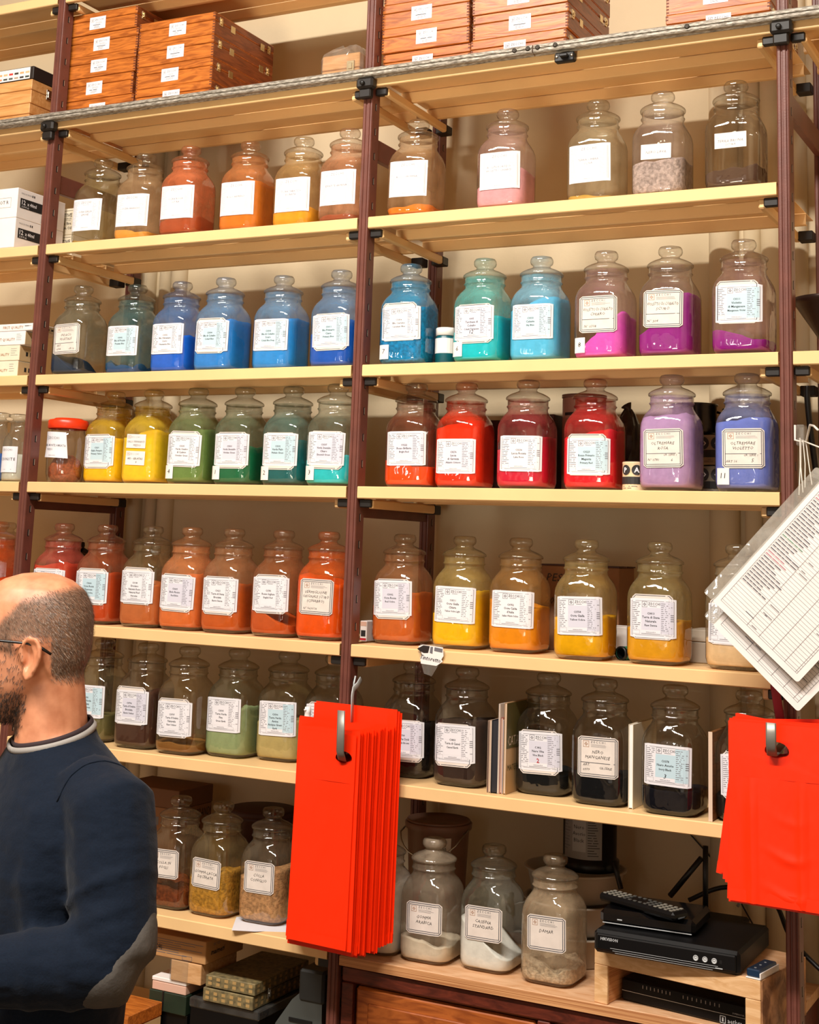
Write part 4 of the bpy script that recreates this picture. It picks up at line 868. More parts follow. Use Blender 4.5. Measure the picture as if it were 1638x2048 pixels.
text(q, fn, 'Tintoretto', 0, -.0035, .0095, M_INKN, .05, off=.003, shear=.3); lines(q, fn, -.012, .014, -.0075, -.0105, 1, M_INKG, rb, .0012); q.build('print', cdx)

# sixth shelf
p = atY(607, 1515, .012)
t = thing('spray_bottle', (p.x, .022, TOP[5]+.0004), 'small clear spray bottle with white nozzle by the middle post', 'bottle')
g = glass_mat('#c8c4bc', .3, z0=-1); m = MB(); m.lathe([(0, 0), (.0175, 0), (.019, .003), (.019, .082), (.016, .094), (.010, .100), (.010, .104)], g, 22); m.build('body', t)
m = MB(); m.lathe([(.011, .102), (.0115, .103), (.0115, .112), (.008, .114), (.0072, .128), (.0076, .129), (.007, .142), (.003, .143), (0, .143)], M_WHITEC, 18); m.tube([(0, -.005, .136), (-.003, -.011, .136)], .0022, M_WHITEC); m.build('nozzle', t)
fn = lambda u, v, off=0: Vector((math.sin(u/.0195)*(.0195+off), -math.cos(u/.0195)*(.0195+off), .02+v)); m = MB(); m.quad2(fn, -.022, -.012, .022, .012, M_TAPE, 0, 8); m.build('label', t)
# books
def book(name, lab, x0, x1, y0, y1, z, h, cov, pages, grp, lean=0, n=None, letters=None):
    t = thing(name, ((x0+x1)/2, (y0+y1)/2, z+.0004), lab, 'book', grp); w, d = (x1-x0)/2, (y1-y0)/2; c = min(.0012, w*.3)
    m = MB(); m.box((-w, -d, 0), (-w+c, d, h), cov, .0002); m.box((w-c, -d, 0), (w, d, h), cov, .0002); m.box((-w, d-c, 0), (w, d, h), cov, .0002); m.build('cover', t)['kind'] = 'stuff'
    m = MB(); m.box((-w+c, -d+.002, .002), (w-c, d-c-.0003, h-.002), pages); m.build('pages', t)
    if letters: face_print(t, FX(w, -d, 0), letters)
yb = atZ(985, 1587, TOP[5]).y; yb = max(yb, .02)
def bx(px): return atZ(px, 1588, TOP[5]).x
B1 = mat('cream_board', '#d8c0aa', .7); B2 = mat('slate_cover', '#26262c', .5); B3 = mat('pale_page', '#cdb8a4', .7); B4 = mat('olive_cover', '#5a5226', .55); B5 = mat('tan_cover', '#bf9c70', .6); B6 = mat('rose_page', '#c08074', .7)
xs = bx(963)+.002
for i, (tk, hh, cov, pg, lab, cc) in enumerate(((.0042, .150, B1, M_MAROON, 'thin cream edged booklet standing next to the terra di cassel jar', None), (.0050, .151, B1, B3, 'second thin cream booklet standing by the black jars', None), (.0165, .152, B2, B2, 'slate black notebook standing between cream booklets and the folder', None), (.0035, .187, M_WHITEC, B3, 'white card folder standing next to the slate notebook', None), (.0055, .158, B6, B3, 'rose edged booklet inside the folder group', None), (.0045, .154, M_WHITEC, M_INKM, 'grey white booklet inside the folder group', None), (.0060, .190, B5, B1, 'tan catalogue with olive top band standing against the nero vite jar', 1))):
    book('booklet', lab, xs, xs+tk*.9, yb+(.004 if 3 < i < 6 else 0), yb+.19, TOP[5], hh, cov, pg, 'booklets between the dark jars', letters=[('q', .001, .094, .19, .189, B4), ('t', 'CATALOGO', .008, .100, .02, B1, .12, 'l'), ('t', 'MATERIALI', .008, .048, .012, B4, .1, 'l')] if cc else None); xs += tk*.9+.0005
p = atZ(1256, 1618, TOP[5])
book('booklet', 'white covered book standing between the nero manganese and nero avorio jars', p.x, p.x+.010, max(.012, p.y), .20, TOP[5], .168, M_CREAMC, M_WHITEC, 'booklets between the dark jars')
p = atZ(1409, 1644, TOP[5])
t, w, d, h = carton('plywood_offcut', 'thin wooden panel standing on edge between the nero avorio jar and red bags', 'board', p.x+.006, p.x+.013, max(.01, p.y), .15, TOP[5]+.0005, TOP[5]+.172, wood('walnut_ply', '#8a5a30', '#6a4020', .5, 5, (3, 3, 14)))
m = MB(); m.box((-w-.0006, -d-.0012, 0), (w+.0004, -d, h), B1); m.build('edge_band', t)
m = MB(); m.quad2(FX(w, -d, 0), .012, h-.062, .055, h-.02, glass_mat('#d8c8b0', .35, 'clear_tape', '#d8c8b0'), .0006); m.build('tape', t)
# seventh shelf, behind
x1 = atY(367, 1600, .24).x; zt = atY(367, 1580, .24).z
t, w, d, h = carton('cardboard_box', 'cardboard carton marked godet grandi behind the resin jars', 'box', x1-.2, x1, .22, .37, TOP[6]+.0005, min(zt, SH[5]-.03), mat('brown_card', '#8a6040', .75), None, .045, mat('brown_card2', '#6e4a32', .75))
face_print(t, FX(w, -d, 0), [('t', 'GODET-GRANDI', .006, h-.075, .02, M_INK, .14, 'l', HW), ('t', 'CA30', .03, h-.115, .02, M_INK, .1, 'l', HW)])
face_print(t, FY(-w, -d, 0), [('q', .02, h-.1, .05, h-.06, M_INKM), ('q', .06, h-.09, .14, h-.07, M_INKM), ('t', 'FRAGILE', .1, h-.13, .016, M_INKM)], 'print')
p = atY(545, 1640, .3)
t = thing('maroon_tub', (p.x-.02, .285, TOP[6]+.0004), 'big dark maroon tub behind the colla coniglio jar', 'tub')
m = MB(); m.lathe([(0, 0), (.07, 0), (.074, .004), (.083, .19), (.086, .192), (.086, .2), (.081, .2)], M_MAROON, 28); m.build('body', t); m = MB(); m.lathe([(.084, .198), (.088, .2), (.088, .212), (.08, .214), (0, .216)], M_MAROON, 28); m.build('lid', t)
t = thing('paper_sheet', (.79, .075, TOP[6]+.0001), 'folded white paper sheet under the colla coniglio jar', 'paper', None, .5)
m = MB(); m.box((-.075, -.06, 0), (.075, .06, .0002), M_PAPER); m.build('sheet', t)
m = MB(); m.add([(-.075, -.06, .0002), (-.02, -.075, .0026), (-.0, -.06, .0003)], [[0, 1, 2]], M_PAPER); m.build('folded_corner', t)

# ------------------------------------------------------------------ counter, cabinet and electronics
PLY = wood('plywood_board', '#e0b48c', '#cf9c70', .5, 4, (3, 10, 10), 1.5); PLYE = wood('plywood_edge', '#d8a06c', '#a86c40', .6, 10, (.3, 1, 60), .3)
CABF = wood('cabinet_frame_wood', '#6a2c1c', '#4a1c12', .4, 5, (2, 12, 12)); CABD = wood('cabinet_drawer_wood', '#b4622a', '#88421a', .4, 4, (1.5, 9, 9), 3)
t = thing('counter_board', (1.507, .20, CT-.021), 'thick pale plywood counter board carrying the four resin jars', 'counter'); m = MB()
m.box((-.477, -.20, .0), (.477, .20, .021), PLY, .001); m.build('board', t)
m = MB(); m.box((-.477, -.2012, .0008), (.477, -.2002, .0202), PLYE); m.build('ply_edge', t)
t = thing('drawer_cabinet', (1.507, .20, 0), 'old red brown wooden drawer cabinet under the plywood counter', 'cabinet'); zt = CT-.0215
m = MB(); m.box((-.475, -.165, 0), (.475, .19, zt-.002), CABF); m.build('carcass', t)
m = MB(); m.box((-.475, -.192, zt-.034), (.475, -.163, zt), CABF, .004); m.build('top_rail', t)
for x in (-.475, -.014, .447): m = MB(); m.box((x, -.19, .02), (x+.028, -.163, zt-.035), CABF, .002); m.build('stile', t)
for z in (.02, .30, .56): m = MB(); m.box((-.445, -.188, z), (.445, -.163, z+.024), CABF, .002); m.build('rail', t)
for cx in (-.2305, .2305):
    for z0, z1 in ((.048, .296), (.328, .556), (.588, zt-.04)):
        m = MB(); m.box((cx-.212, -.184, z0), (cx+.212, -.160, z1), CABD, .006); o = m.build('drawer', t)
        m = MB(); m.box((cx-.18, -.1875, z0+.03), (cx+.18, -.183, z1-.03), CABD, .003); m.build('panel', o)
        m = MB(); m.lathe([(0, 0), (.008, 0), (.007, .012), (.014, .02), (.012, .028), (0, .03)], M_BRASS, 16, M=Matrix.Translation((cx, -.1875, (z0+z1)/2)) @ Matrix.Rotation(PI/2, 4, 'X')); m.build('knob', o)
# wooden riser
RZ = 1.024
t = thing('wooden_riser', (1.616, .012, CT+.0004), 'low plywood riser bench holding the black recorder on the counter', 'stand', None, -.16)
Hh = RZ-CT
m = MB(); m.box((0, 0, Hh-.016), (.352, .22, Hh), PLY, .001); m.build('top', t)
for x in (0, .324): m = MB(); m.box((x, .004, 0), (x+.028, .22, Hh-.0165), PLYE, .001); m.build('leg', t)
PINEF = wood('pale_front_wood', '#eac090', '#d8a874', .5, 4, (3, 12, 12)); m = MB()
m.box((0, -.004, Hh-.036), (.352, .0035, Hh-.0005), PINEF, .001); m.build('front_rail', t)
for x in (0, .322): m = MB(); m.box((x, -.004, 0), (x+.030, .0035, Hh-.0365), PINEF, .001); m.build('front_post', t)
m = MB(); m.box((.352, .0, .0), (.3545, .22, Hh-.001), wood('chipboard_side', '#c89468', '#7a5236', .7, 30, (1, 1, 1), .5)); m.build('side_face', t)
M_DVR = mat('black_metal_case', '#060608', .45, spec=.25, var=.15, scale=60); M_GREYL = mat('pale_line', '#b8bcc0', .4); M_SATIN = mat('satin_black', '#08080a', .35, spec=.3)
# router under the riser
def device(name, lab, cat, x, y, z, w, d, h, rz, mt, bev=.004):
    t = thing(name, (x, y, z+.0004), lab, cat, None, rz); m = MB(); m.box((-w/2, 0, 0), (w/2, d, h), mt, bev); m.build('case', t); return t
t = device('network_switch', 'black network box with status lights under the wooden riser', 'router', 1.792, .03, CT, .272, .13, .044, -.16, M_DVR, .004)
fn = FY(0, 0, 0); p = MB(); p.quad2(fn, -.134, .0195, .134, .0205, M_GREYL, .0008)
for k in range(8): p.box((-.088+k*.0085, -.0012, .031), (-.0865+k*.0085, 0, .037), M_INKG)
for k in range(9): p.box((.0+k*.0095, -.0012, .030), (.0015+k*.0095, 0, .036), M_INKG)
text(p, fn, 'aethra', .094, .0055, .0085, M_GREYL, .05, 'l', off=.001); frame(p, fn, .078, .003, .090, .0165, .0013, M_GREYL, .001); p.quad2(fn, .0825, .006, .0855, .0135, M_GREYL, .001); lines(p, fn, .094, .134, .0045, .002, 1, M_GREYL, rb, .0006); text(p, fn, 'SUPERNOVA', .128, .0235, .003, M_GREYL, .03, 'r', off=.001); p.build('print', t)
# recorder
t = device('video_recorder', 'black video recorder with three round buttons on the riser', 'recorder', 1.778, -.045, RZ, .292, .24, .043, 0, M_DVR, .006)
fn = FY(0, 0, 0); m = MB(); m.box((-.140, -.004, .006), (.140, .001, .037), M_SATIN, .003); o = m.build('front_panel', t)
p = MB(); text(p, fn, 'HIKVISION', -.112, .026, .0055, M_GREYL, .036, off=.005, bold=.02, shear=.1)
for zz, u0, u1 in ((.0125, -.11, .105), (.0085, -.105, .10), (.0048, -.10, .095)): p.quad2(fn, u0, zz, u1, zz+.0007, M_GREYL, .0046)
p.quad2(fn, .100, .0085, .114, .0105, M_GREYL, .0046); p.quad2(fn, .108, .018, .113, .025, M_BLACK, .0046); p.build('print', o)
for k in range(3):
    m = MB(); m.lathe([(.0052, 0), (.0052, .0012), (.0040, .0012), (.0038, .0006), (.0014, .0006), (.0012, .001), (0, .001)], M_GREYL, 18, M=Matrix.Translation((.062+k*.018, -.0041, .0215)) @ Matrix.Rotation(PI/2, 4, 'X')); m.build('button', o)
a = atZ(1188, 1850, RZ+.044); b = atZ(1388, 1876, RZ+.044)
t = device('set_top_box', 'glossy black set top box stacked on the video recorder', 'router', (a.x+b.x)/2+.004, min(a.y, b.y)+.02, RZ+.044, (b-a).length*.97, .15, .03, math.atan2(b.y-a.y, b.x-a.x)*.5, mat('gloss_black', '#08080a', .12, spec=.6), .008)
m = MB(); m.box((-.09, -.0012, .004), (.09, 0, .0055), M_GREYL); m.build('trim', t); m = MB(); m.box((-.06, -.0008, .012), (-.05, 0, .014), M_GREYL); m.build('mark', t)
zr = RZ+.0755
a = atZ(1212, 1790, zr+.008); b = atZ(1362, 1832, zr+.008); an = math.atan2(b.y-a.y, b.x-a.x); c = (a+b)/2; Lr = (b-a).length
t = thing('remote_control', (c.x, c.y+.0, zr+.0004), 'black remote control with grey buttons lying on the set top box', 'remote', None, an); m = MB()
m.box((-Lr/2, -.024, 0), (Lr/2, .024, .016), M_SATIN, .005); m.build('case', t); bt = MB(); b2 = mat('grey_rubber', '#7a766c', .6)
for i in range(14):
    for j in range(4):
        if i in (5, 6, 7) and j in (1, 2): continue
        u = -Lr/2+.012+i*(Lr-.024)/13; v = -.0155+j*.0103; bt.box((u-.0034, v-.003, .0155), (u+.0034, v+.003, .0178), b2 if i < 4 or i > 9 else mat('dark_rubber', '#44433f', .6), .0006)
o = bt.build('buttons', t); o['kind'] = 'stuff'
a = atZ(1500, 1960, RZ); b = atZ(1548, 1920, RZ)
t = thing('blue_gadget', (a.x+.004, a.y+.012, RZ+.0006), 'small dark blue box in a white cradle on the end of the riser', 'gadget', None, -.16)
m = MB(); m.box((-.014, -.005, 0), (.016, .085, .0022), M_WHITEC, .0006); m.box((.0135, -.005, .0), (.016, .085, .012), M_WHITEC, .0006); m.build('cradle', t); m = MB(); m.box((-.0135, -.002, .0024), (.0128, .082, .0165), mat('dark_blue_plastic', '#152e48', .3), .002); m.build('case', t)
m = MB()
for k in range(3): m.box((-.003, .01+k*.024, .0166), (.001, .013+k*.024, .0172), M_GREYL)
m.build('mark', t)
# wireless router with aerials behind
t = thing('wireless_router', (1.80, .235, RZ+.0004), 'dark wireless router with black aerials standing behind the recorder', 'router')
m = MB(); m.box((-.07, -.02, .0), (.06, .06, .03), M_DVR, .005); m.build('case', t)
for nm, A, B in (('aerial', (1411, 1692), (1411, 1830)), ('aerial', (1403, 1716), (1340, 1792)), ('aerial', (1227, 1722), (1242, 1778))):
    a = atY(*A, .235); b = atY(*B, .235); o0 = Vector(t.location); m = MB(); m.tube([b-o0, a-o0], .006, M_BLACK, 8); m.build(nm, t)
def cable(name, lab, pts, r, mt, grp='cables'):
    P = [Vector(p) for p in pts]; out = []
    for i in range(len(P)-1):
        p0, p1, p2, p3 = P[max(i-1, 0)], P[i], P[i+1], P[min(i+2, len(P)-1)]
        for k in range(8):
            s = k/8; out.append(.5*((2*p1)+(p2-p0)*s+(2*p0-5*p1+4*p2-p3)*s*s+(3*p1-p0-3*p2+p3)*s**3))
    out.append(P[-1]); m = MB(); m.tube(out, r, mt, 8); return tag(m.build(name), lab, 'cable', grp)
GC = mat('grey_cable', '#a8a494', .5)
cable('cable', 'pale grey cable arching from the aerials behind the red bags', [(1.83, .31, RZ+.045), (1.9, .29, 1.16), (1.98, .28, 1.13), (2.1, .27, 1.05), (2.2, .3, 1.08)], .0035, GC)
cable('cable', 'second grey cable sagging behind the end post low down', [(2.045, .30, 1.16), (2.10, .30, 1.13), (2.16, .31, 1.10), (2.22, .33, 1.12), (2.3, .34, 1.15)], .0035, GC)
cable('cable', 'black cable looping across the back of the recorder', [(1.72, .32, RZ+.04), (1.8, .33, 1.1), (1.9, .32, 1.09), (1.96, .25, 1.03), (2.06, .2, .97)], .005, M_BLACK)
cable('cable', 'grey cable crossing over beyond the end post', [(2.05, .2, 1.0), (2.1, .22, .9), (2.16, .24, .97), (2.3, .25, 1.06)], .0045, GC)
cable('cable', 'grey cable rising steeply beyond the end post', [(2.05, .12, 1.1), (2.09, .10, .98), (2.12, .09, .86), (2.1, .09, .7)], .0045, GC)
cable('cable', 'thin black wire running down the back wall above the recorder', [(1.60, WALL_Y-.012, 1.255), (1.68, WALL_Y-.012, 1.18), (1.76, WALL_Y-.012, 1.10), (1.85, .4, 1.0)], .0018, M_BLACK)
cable('cable', 'thick black cable hanging down beyond the end post', [atY(1614, 772, .26), atY(1615, 805, .26), atY(1622, 870, .26), atY(1634, 960, .26), atY(1652, 1100, .26)], .0065, M_BLACK)
# bucket, black tub, plastic trays
t = thing('plastic_bucket', (1.125, .285, CT+.0004), 'brown plastic bucket with 6 euro price label behind the gomma arabica jar', 'bucket')
m = MB(); m.lathe([(0, .002), (.058, .0), (.062, .004), (.073, .235), (.079, .237), (.080, .25), (.077, .252), (.075, .24)], mat('brown_bucket_plastic', '#84604e', .4), 30); m.build('body', t)
m = MB(); m.lathe([(0, .244), (.074, .244), (.076, .255), (.074, .257), (.07, .249), (0, .249)], mat('brown_bucket_plastic', '#84604e', .4), 30); m.build('lid', t)
m = MB(); m.tube([(-.078, 0, .24)]+[(-.081*math.cos(a), -.03-.05*math.sin(a), .24-.06*math.sin(a)) for a in [PI*q/12 for q in range(1, 12)]]+[(.078, 0, .24)], .002, M_STEEL, 6); m.build('handle', t)
fn = lambda u, v, off=0: Vector((math.sin(u/.07)*(.0705+off+v*.045), -math.cos(u/.07)*(.0715+off+v*.045), .203+v)); m = MB(); m.quad2(fn, .004, -.022, .062, .022, M_OLDPAPER, .001, 10); lb = m.build('label', t); p = MB(); text(p, fn, 'ZECCHI', .032, .010, .007, M_INKG, .04, space=1.2, off=.002); text(p, fn, '€ 6,00', .032, -.008, .010, M_INK, .04, off=.002, shear=.2); lines(p, fn, .012, .046, -.014, -.018, 1, M_INKG, rb, .001); p.build('print', lb)
for k, nmx in enumerate(('bottom', 'second', 'top')):
    t = thing('plastic_tray', (1.47, .285, CT+.0004+k*.065), '%s of the clear plastic trays under the black tub' % nmx, 'tray', 'plastic trays'); g = mat('milky_plastic', '#b0a698', .4)
    m = MB(); m.lathe([(0, 0), (.092, 0), (.097, .004), (.108, .058), (.115, .060), (.115, .0635), (.107, .0635), (.096, .006), (0, .004)], g, 36); m.build('tray_body', t)
t = thing('black_tub', (1.505, .28, CT+.0004+.195), 'black tub with grey print label standing on the clear trays', 'tub')
m = MB(); m.lathe([(0, 0), (.064, 0), (.066, .004), (.066, .02), (.060, .024), (.060, .126), (0, .128)], M_SATIN, 30); m.build('body', t); m = MB(); m.lathe([(.061, .125), (.064, .127), (.064, .138), (0, .140)], M_BLACK, 30); m.build('lid', t)
fn = lambda u, v, off=0: Vector((math.sin(u/.06)*(.0605+off), -math.cos(u/.06)*(.0605+off), .074+v)); m = MB(); m.quad2(fn, -.048, -.046, .048, .05, mat('grey_label', '#8c8a88', .6), 0, 12); lb = m.build('label', t); p = MB(); p.quad2(fn, -.02, -.03, .012, .042, mat('pale_grey_label', '#a8a8a8', .6), .0006, 6); lines(p, fn, .016, .044, .046, -.04, 16, M_INK, rb, .0014); lines(p, fn, -.046, -.024, .046, -.03, 12, M_INKM, rb, .0014); text(p, fn, 'Nero', -.004, .018, .008, M_INK, off=.001); text(p, fn, 'Avorio', -.004, .004, .008, M_INK, .03, off=.001); text(p, fn, 'Black', -.004, -.01, .008, M_INK, off=.001); p.build('print', lb)

# ------------------------------------------------------------------ low boxes under the seventh shelf
shelf(0, .60, 0)
ZB = .6285
PAT = mat('patterned_paper', '#8a7a54', .5, col2='#57503a', scale=90)
t, w, d, h = carton('wrapped_black_box', 'black box in shiny plastic film under the patterned cases', 'box', .60, .79, .06, .30, ZB, .742, M_SATIN)
m = MB(); m.box((-w-.003, -d-.003, h-.02), (w+.003, d, h+.0012), glass_mat('#c8c8c4', .12, 'clear_film', '#d8d2c8'), .003); m.build('plastic_film', t)
M_GOLDP = mat('faded_gold_print', '#b0905c', .5)
for i, (z0, z1, nmx) in enumerate(((.7445, .7735, 'lower'), (.7765, .802, 'upper'))):
    t, w, d, h = carton('patterned_case', '%s of two olive patterned cases with a clasp' % nmx, 'case', .64+.006*i, .779+.004*i, .05, .29, z0, z1, PAT, 'patterned cases')
    q = MB()
    for k in range(6):
        for r in range(2): q.quad2(FY(0, -d, 0), -w+.008+k*.0225, .005+r*.011, -w+.018+k*.0225, .012+r*.011, M_GOLDP, .0005)
    for k in range(9):
        for r in range(2): q.quad2(FX(w, -d, 0), .01+k*.024, .005+r*.011, .02+k*.024, .012+r*.011, M_GOLDP, .0005)
    o = q.build('printed_pattern', t); o['kind'] = 'stuff'
    if not i: clasp(t, w+.0115, -d+.05, h, .012, .024, M_STEEL)
t, w, d, h = carton('black_carton', 'black carton under the dark green box', 'carton', .480, .592, .06, .28, ZB, .6995, M_SATIN)
t, w, d, h = carton('green_box', 'dark green box with a lid seam under the pale pink box', 'box', .485, .592, .052, .20, .700, .7435, mat('dark_green_card', '#1c2c20', .45, var=.15))
m = MB(); m.box((-.014, -d-.0016, .001), (-.010, -d+.01, h+.0012), M_BLACK); m.build('seam', t); m = MB(); m.box((.018, -.06, h), (.046, -.03, h+.0008), M_PAPER); m.build('sticker', t)
t, w, d, h = carton('pink_carton', 'pale pink carton with white lid under the beech box', 'carton', .490, .588, .055, .18, .7440, .7735, M_PINKC, None, .009, M_WHITEC)
t, w, d, h = carton('beech_box', 'small beech wood box in film between the kraft carton and the pink carton', 'box', .545, .632, .05, .20, .7740, .8195, W_BEECH)
m = MB(); m.box((-w-.0022, -d-.0022, .0), (w*.15, -d+.03, h+.0018), glass_mat('#d0ccc4', .15, 'clear_film', '#d8d2c8'), .002); m.build('plastic_film', t)
t, w, d, h = carton('kraft_carton', 'kraft carton with printed lines tucked under the seventh shelf', 'carton', .45, .642, .05, .21, .8215, .872, M_KRAFT)
q = MB(); fn = FY(0, -d, 0); lines(q, fn, -w+.02, w-.006, h-.008, .008, 7, M_INKM, rb, .0012); text(q, fn, 'COLORI', -.05, .016, .012, M_INK, .04); frame(q, fn, .03, .002, .058, .012, .0008, M_INKM); q.build('print', t); q = MB(); fn = FX(w, -d, 0); text(q, fn, 'maimeri', .05, .018, .012, M_INK, .06, shear=.3, bold=.02); lines(q, fn, .03, .08, .043, .036, 2, M_INKM, rb, .001); q.build('print', t)
t, w, d, h = carton('orange_wood_box', 'orange varnished wooden box below the man s elbow', 'box', .385, .525, -.078, .05, ZB, .722, W_BOX, None, .03, W_BOX)
m = MB(); m.box((w, -d+.002, .002), (w+.0008, d-.002, h-.032), M_TAN); m.build('side_panel', t); face_print(t, FX(w, -d, 0), [('t', 'L2', .04, h-.022, .012, M_INK, None, 'c', HW)])
t = thing('grey_tape_gun', (.90, .06, ZB+.0004), 'dark grey hand device with coiled cable beside the lower middle post', 'device')
mg = mat('grey_device_plastic', '#4c504e', .45); md = mat('dark_device_plastic', '#2a2c2c', .4); m = MB()
P = [(-.085, 0), (.06, 0), (.075, .10), (.072, .2), (.035, .2), (-.005, .165), (-.045, .11)]
m.loft([[(x, -.03, z) for x, z in P], [(x, .05, z) for x, z in P]], mg, False); m.build('body', t)
m = MB(); m.box((.012, -.034, .165), (.078, .054, .235), md, .006); m.build('head', t); m = MB(); m.box((-.01, -.0325, .12), (.05, -.029, .128), M_BLACK); m.build('trigger', t)
m = MB(); pts = [(-.07+.0009*k, -.065+.016*math.cos(k*.55), .075+.022*math.sin(k*.55)) for k in range(90)]; m.tube(pts, .0035, mat('grey_coil', '#8a8c88', .4), 6); m.build('coiled_cable', t)

# ------------------------------------------------------------------ beyond the end post
p = atY(1668, 700, .16)
t = thing('metal_funnel', (p.x, .16, TOP[2]+.0004), 'large dark metal funnel on the shelf beyond the end post', 'funnel')
mf = mat('dark_bronze', '#3a2a24', .38, metal=.6, var=.2); m = MB(); m.lathe([(.016, .02), (.020, .025), (.03, .045), (.078, .118), (.086, .122), (.088, .13), (.085, .131), (.076, .121), (.028, .048)], mf, 36); m.build('cone', t)
m = MB(); m.lathe([(0, 0), (.05, 0), (.05, .006), (.03, .016), (.018, .03), (0, .03)], mat('olive_stand', '#8a866c', .4, metal=.5), 26); m.build('base', t)
M_WIRE = mat('white_wire', '#dcd6cc', .35)
t = thing('wire_hook', (UW+2, .02, 1.98), 'white wire hook with strings on the end post', 'hook')
o0 = Vector(t.location)
def P3(x, y, Y): return atY(x, y, Y)-o0
m = MB(); m.tube([P3(1590, 850, -.02), P3(1590, 880, -.02), P3(1612, 886, -.03), P3(1616, 868, -.05), P3(1620, 850, -.07), P3(1628, 852, -.1), P3(1636, 860, -.14)], .0022, M_WIRE, 8); m.tube([P3(1596, 878, .0), P3(1640, 895, -.1)], .0016, M_WIRE, 6); m.build('wire', t)
m = MB(); m.box((P3(1598, 850, 0).x-.004, -.03, P3(1600, 892, 0).z), (P3(1598, 850, 0).x+.012, .0, P3(1600, 850, 0).z), glass_mat('#d8d4cc', .3, 'clear_clip', '#c8c2b8'), .002); m.build('clip', t)
for k, (a, b) in enumerate((((1600, 876), (1598, 990)), ((1606, 880), (1610, 975)), ((1602, 884), (1606, 985)), ((1612, 884), (1624, 970)))):
    m = MB(); m.tube([P3(*a, -.03), P3((a[0]+b[0])/2+rb.uniform(-3, 3), (a[1]+b[1])/2, -.06), P3(*b, -.13)], .0011, M_WIRE, 5); m.build('string', t)
def price_list(lab, L, B, U, Y, grp, seed):
    a = atY(*L, Y); b = atY(*B, Y); c = atY(*U, Y); eb = (b-a); Wd = eb.length; eb.normalize(); ea = Vector((-eb.z, 0, eb.x));
    if ea.z < 0: ea = -ea
    Lg = .325; r = random.Random(seed)
    t = thing('price_list', a, lab, 'price list', grp); o = Vector((0, 0, 0))
    fn = lambda u, v, off=0: eb*u + ea*v + Vector((0, -1, 0))*off
    def rr(u0, v0, u1, v1, q, off, mt, mb):
        pts = []
        for cx, cz, a0 in ((u1-q, v1-q, 0), (u0+q, v1-q, 90), (u0+q, v0+q, 180), (u1-q, v0+q, 270)): pts += [(cx+q*math.cos(math.radians(a0+k*22.5)), cz+q*math.sin(math.radians(a0+k*22.5))) for k in range(5)]
        n = len(pts); vs = [fn(u, v, off) for u, v in pts]+[fn(u, v, off-.0006) for u, v in pts]; mb.add(vs, [list(range(n)), list(range(n, 2*n))[::-1]]+[[i, (i+1) % n, n+(i+1) % n, n+i] for i in range(n)], mt)
    m = MB(); rr(0, -.022*0, Wd, Lg, .006, 0, M_WHITEC, m); m.build('laminated_page', t)
    m = MB(); rr(-.022, .0, .002, Lg, .006, .0012, glass_mat('#e4e0d6', .35, 'clear_sleeve', '#d8d4c8'), m); o2 = m.build('binding_sleeve', t)
    p = MB(); frame(p, fn, .012, .012, Wd-.012, Lg-.012, .0005, M_INKM, .0005)
    n = 44
    for k in range(n):
        v = .016+k*(Lg-.03)/n; p.quad2(fn, .012, v, Wd-.012, v+.0005, M_INKG if k % 3 else M_INKM, .0005)
        if 7 < k: 
            q = .015; e = r.uniform(.04, .075)
            mt = M_INKM if r.random() < .7 else (mat('faded_rose_ink', '#c08a94', .7) if r.random() < .6 else mat('faded_green_ink', '#7a9a84', .7))
            while q < e: s = r.uniform(.006, .016); p.quad2(fn, q, v+.0018, q+s, v+.0040, mt, .0006); q += s+.0016
        if r.random() < .35: q = r.choice((.085, .115, .15, .18)); p.quad2(fn, q, v+.0018, min(Wd-.014, q+r.uniform(.008, .022)), v+.0036, M_INKG, .0006)
    for u in (.078, .108, .142, .172, .198):
        if u < Wd-.016: p.quad2(fn, u, .012, u+.0006, Lg-.012, M_INKG, .0006)
    for u, v, uu in ((.06, .03, .10), (.09, .05, .115)): p.quad2(fn, u, v, uu-.02, v+.0012, M_INKM, .0008)
    p.build('print', t)
price_list('front laminated price list hanging slantwise from the wire hook', (1424, 1200), (1595, 1366), (1610, 985), -.150, 'price lists', 1)
price_list('second laminated price list peeking out beneath the front one', (1424, 1248), (1596, 1424), (1610, 1040), -.128, 'price lists', 2)

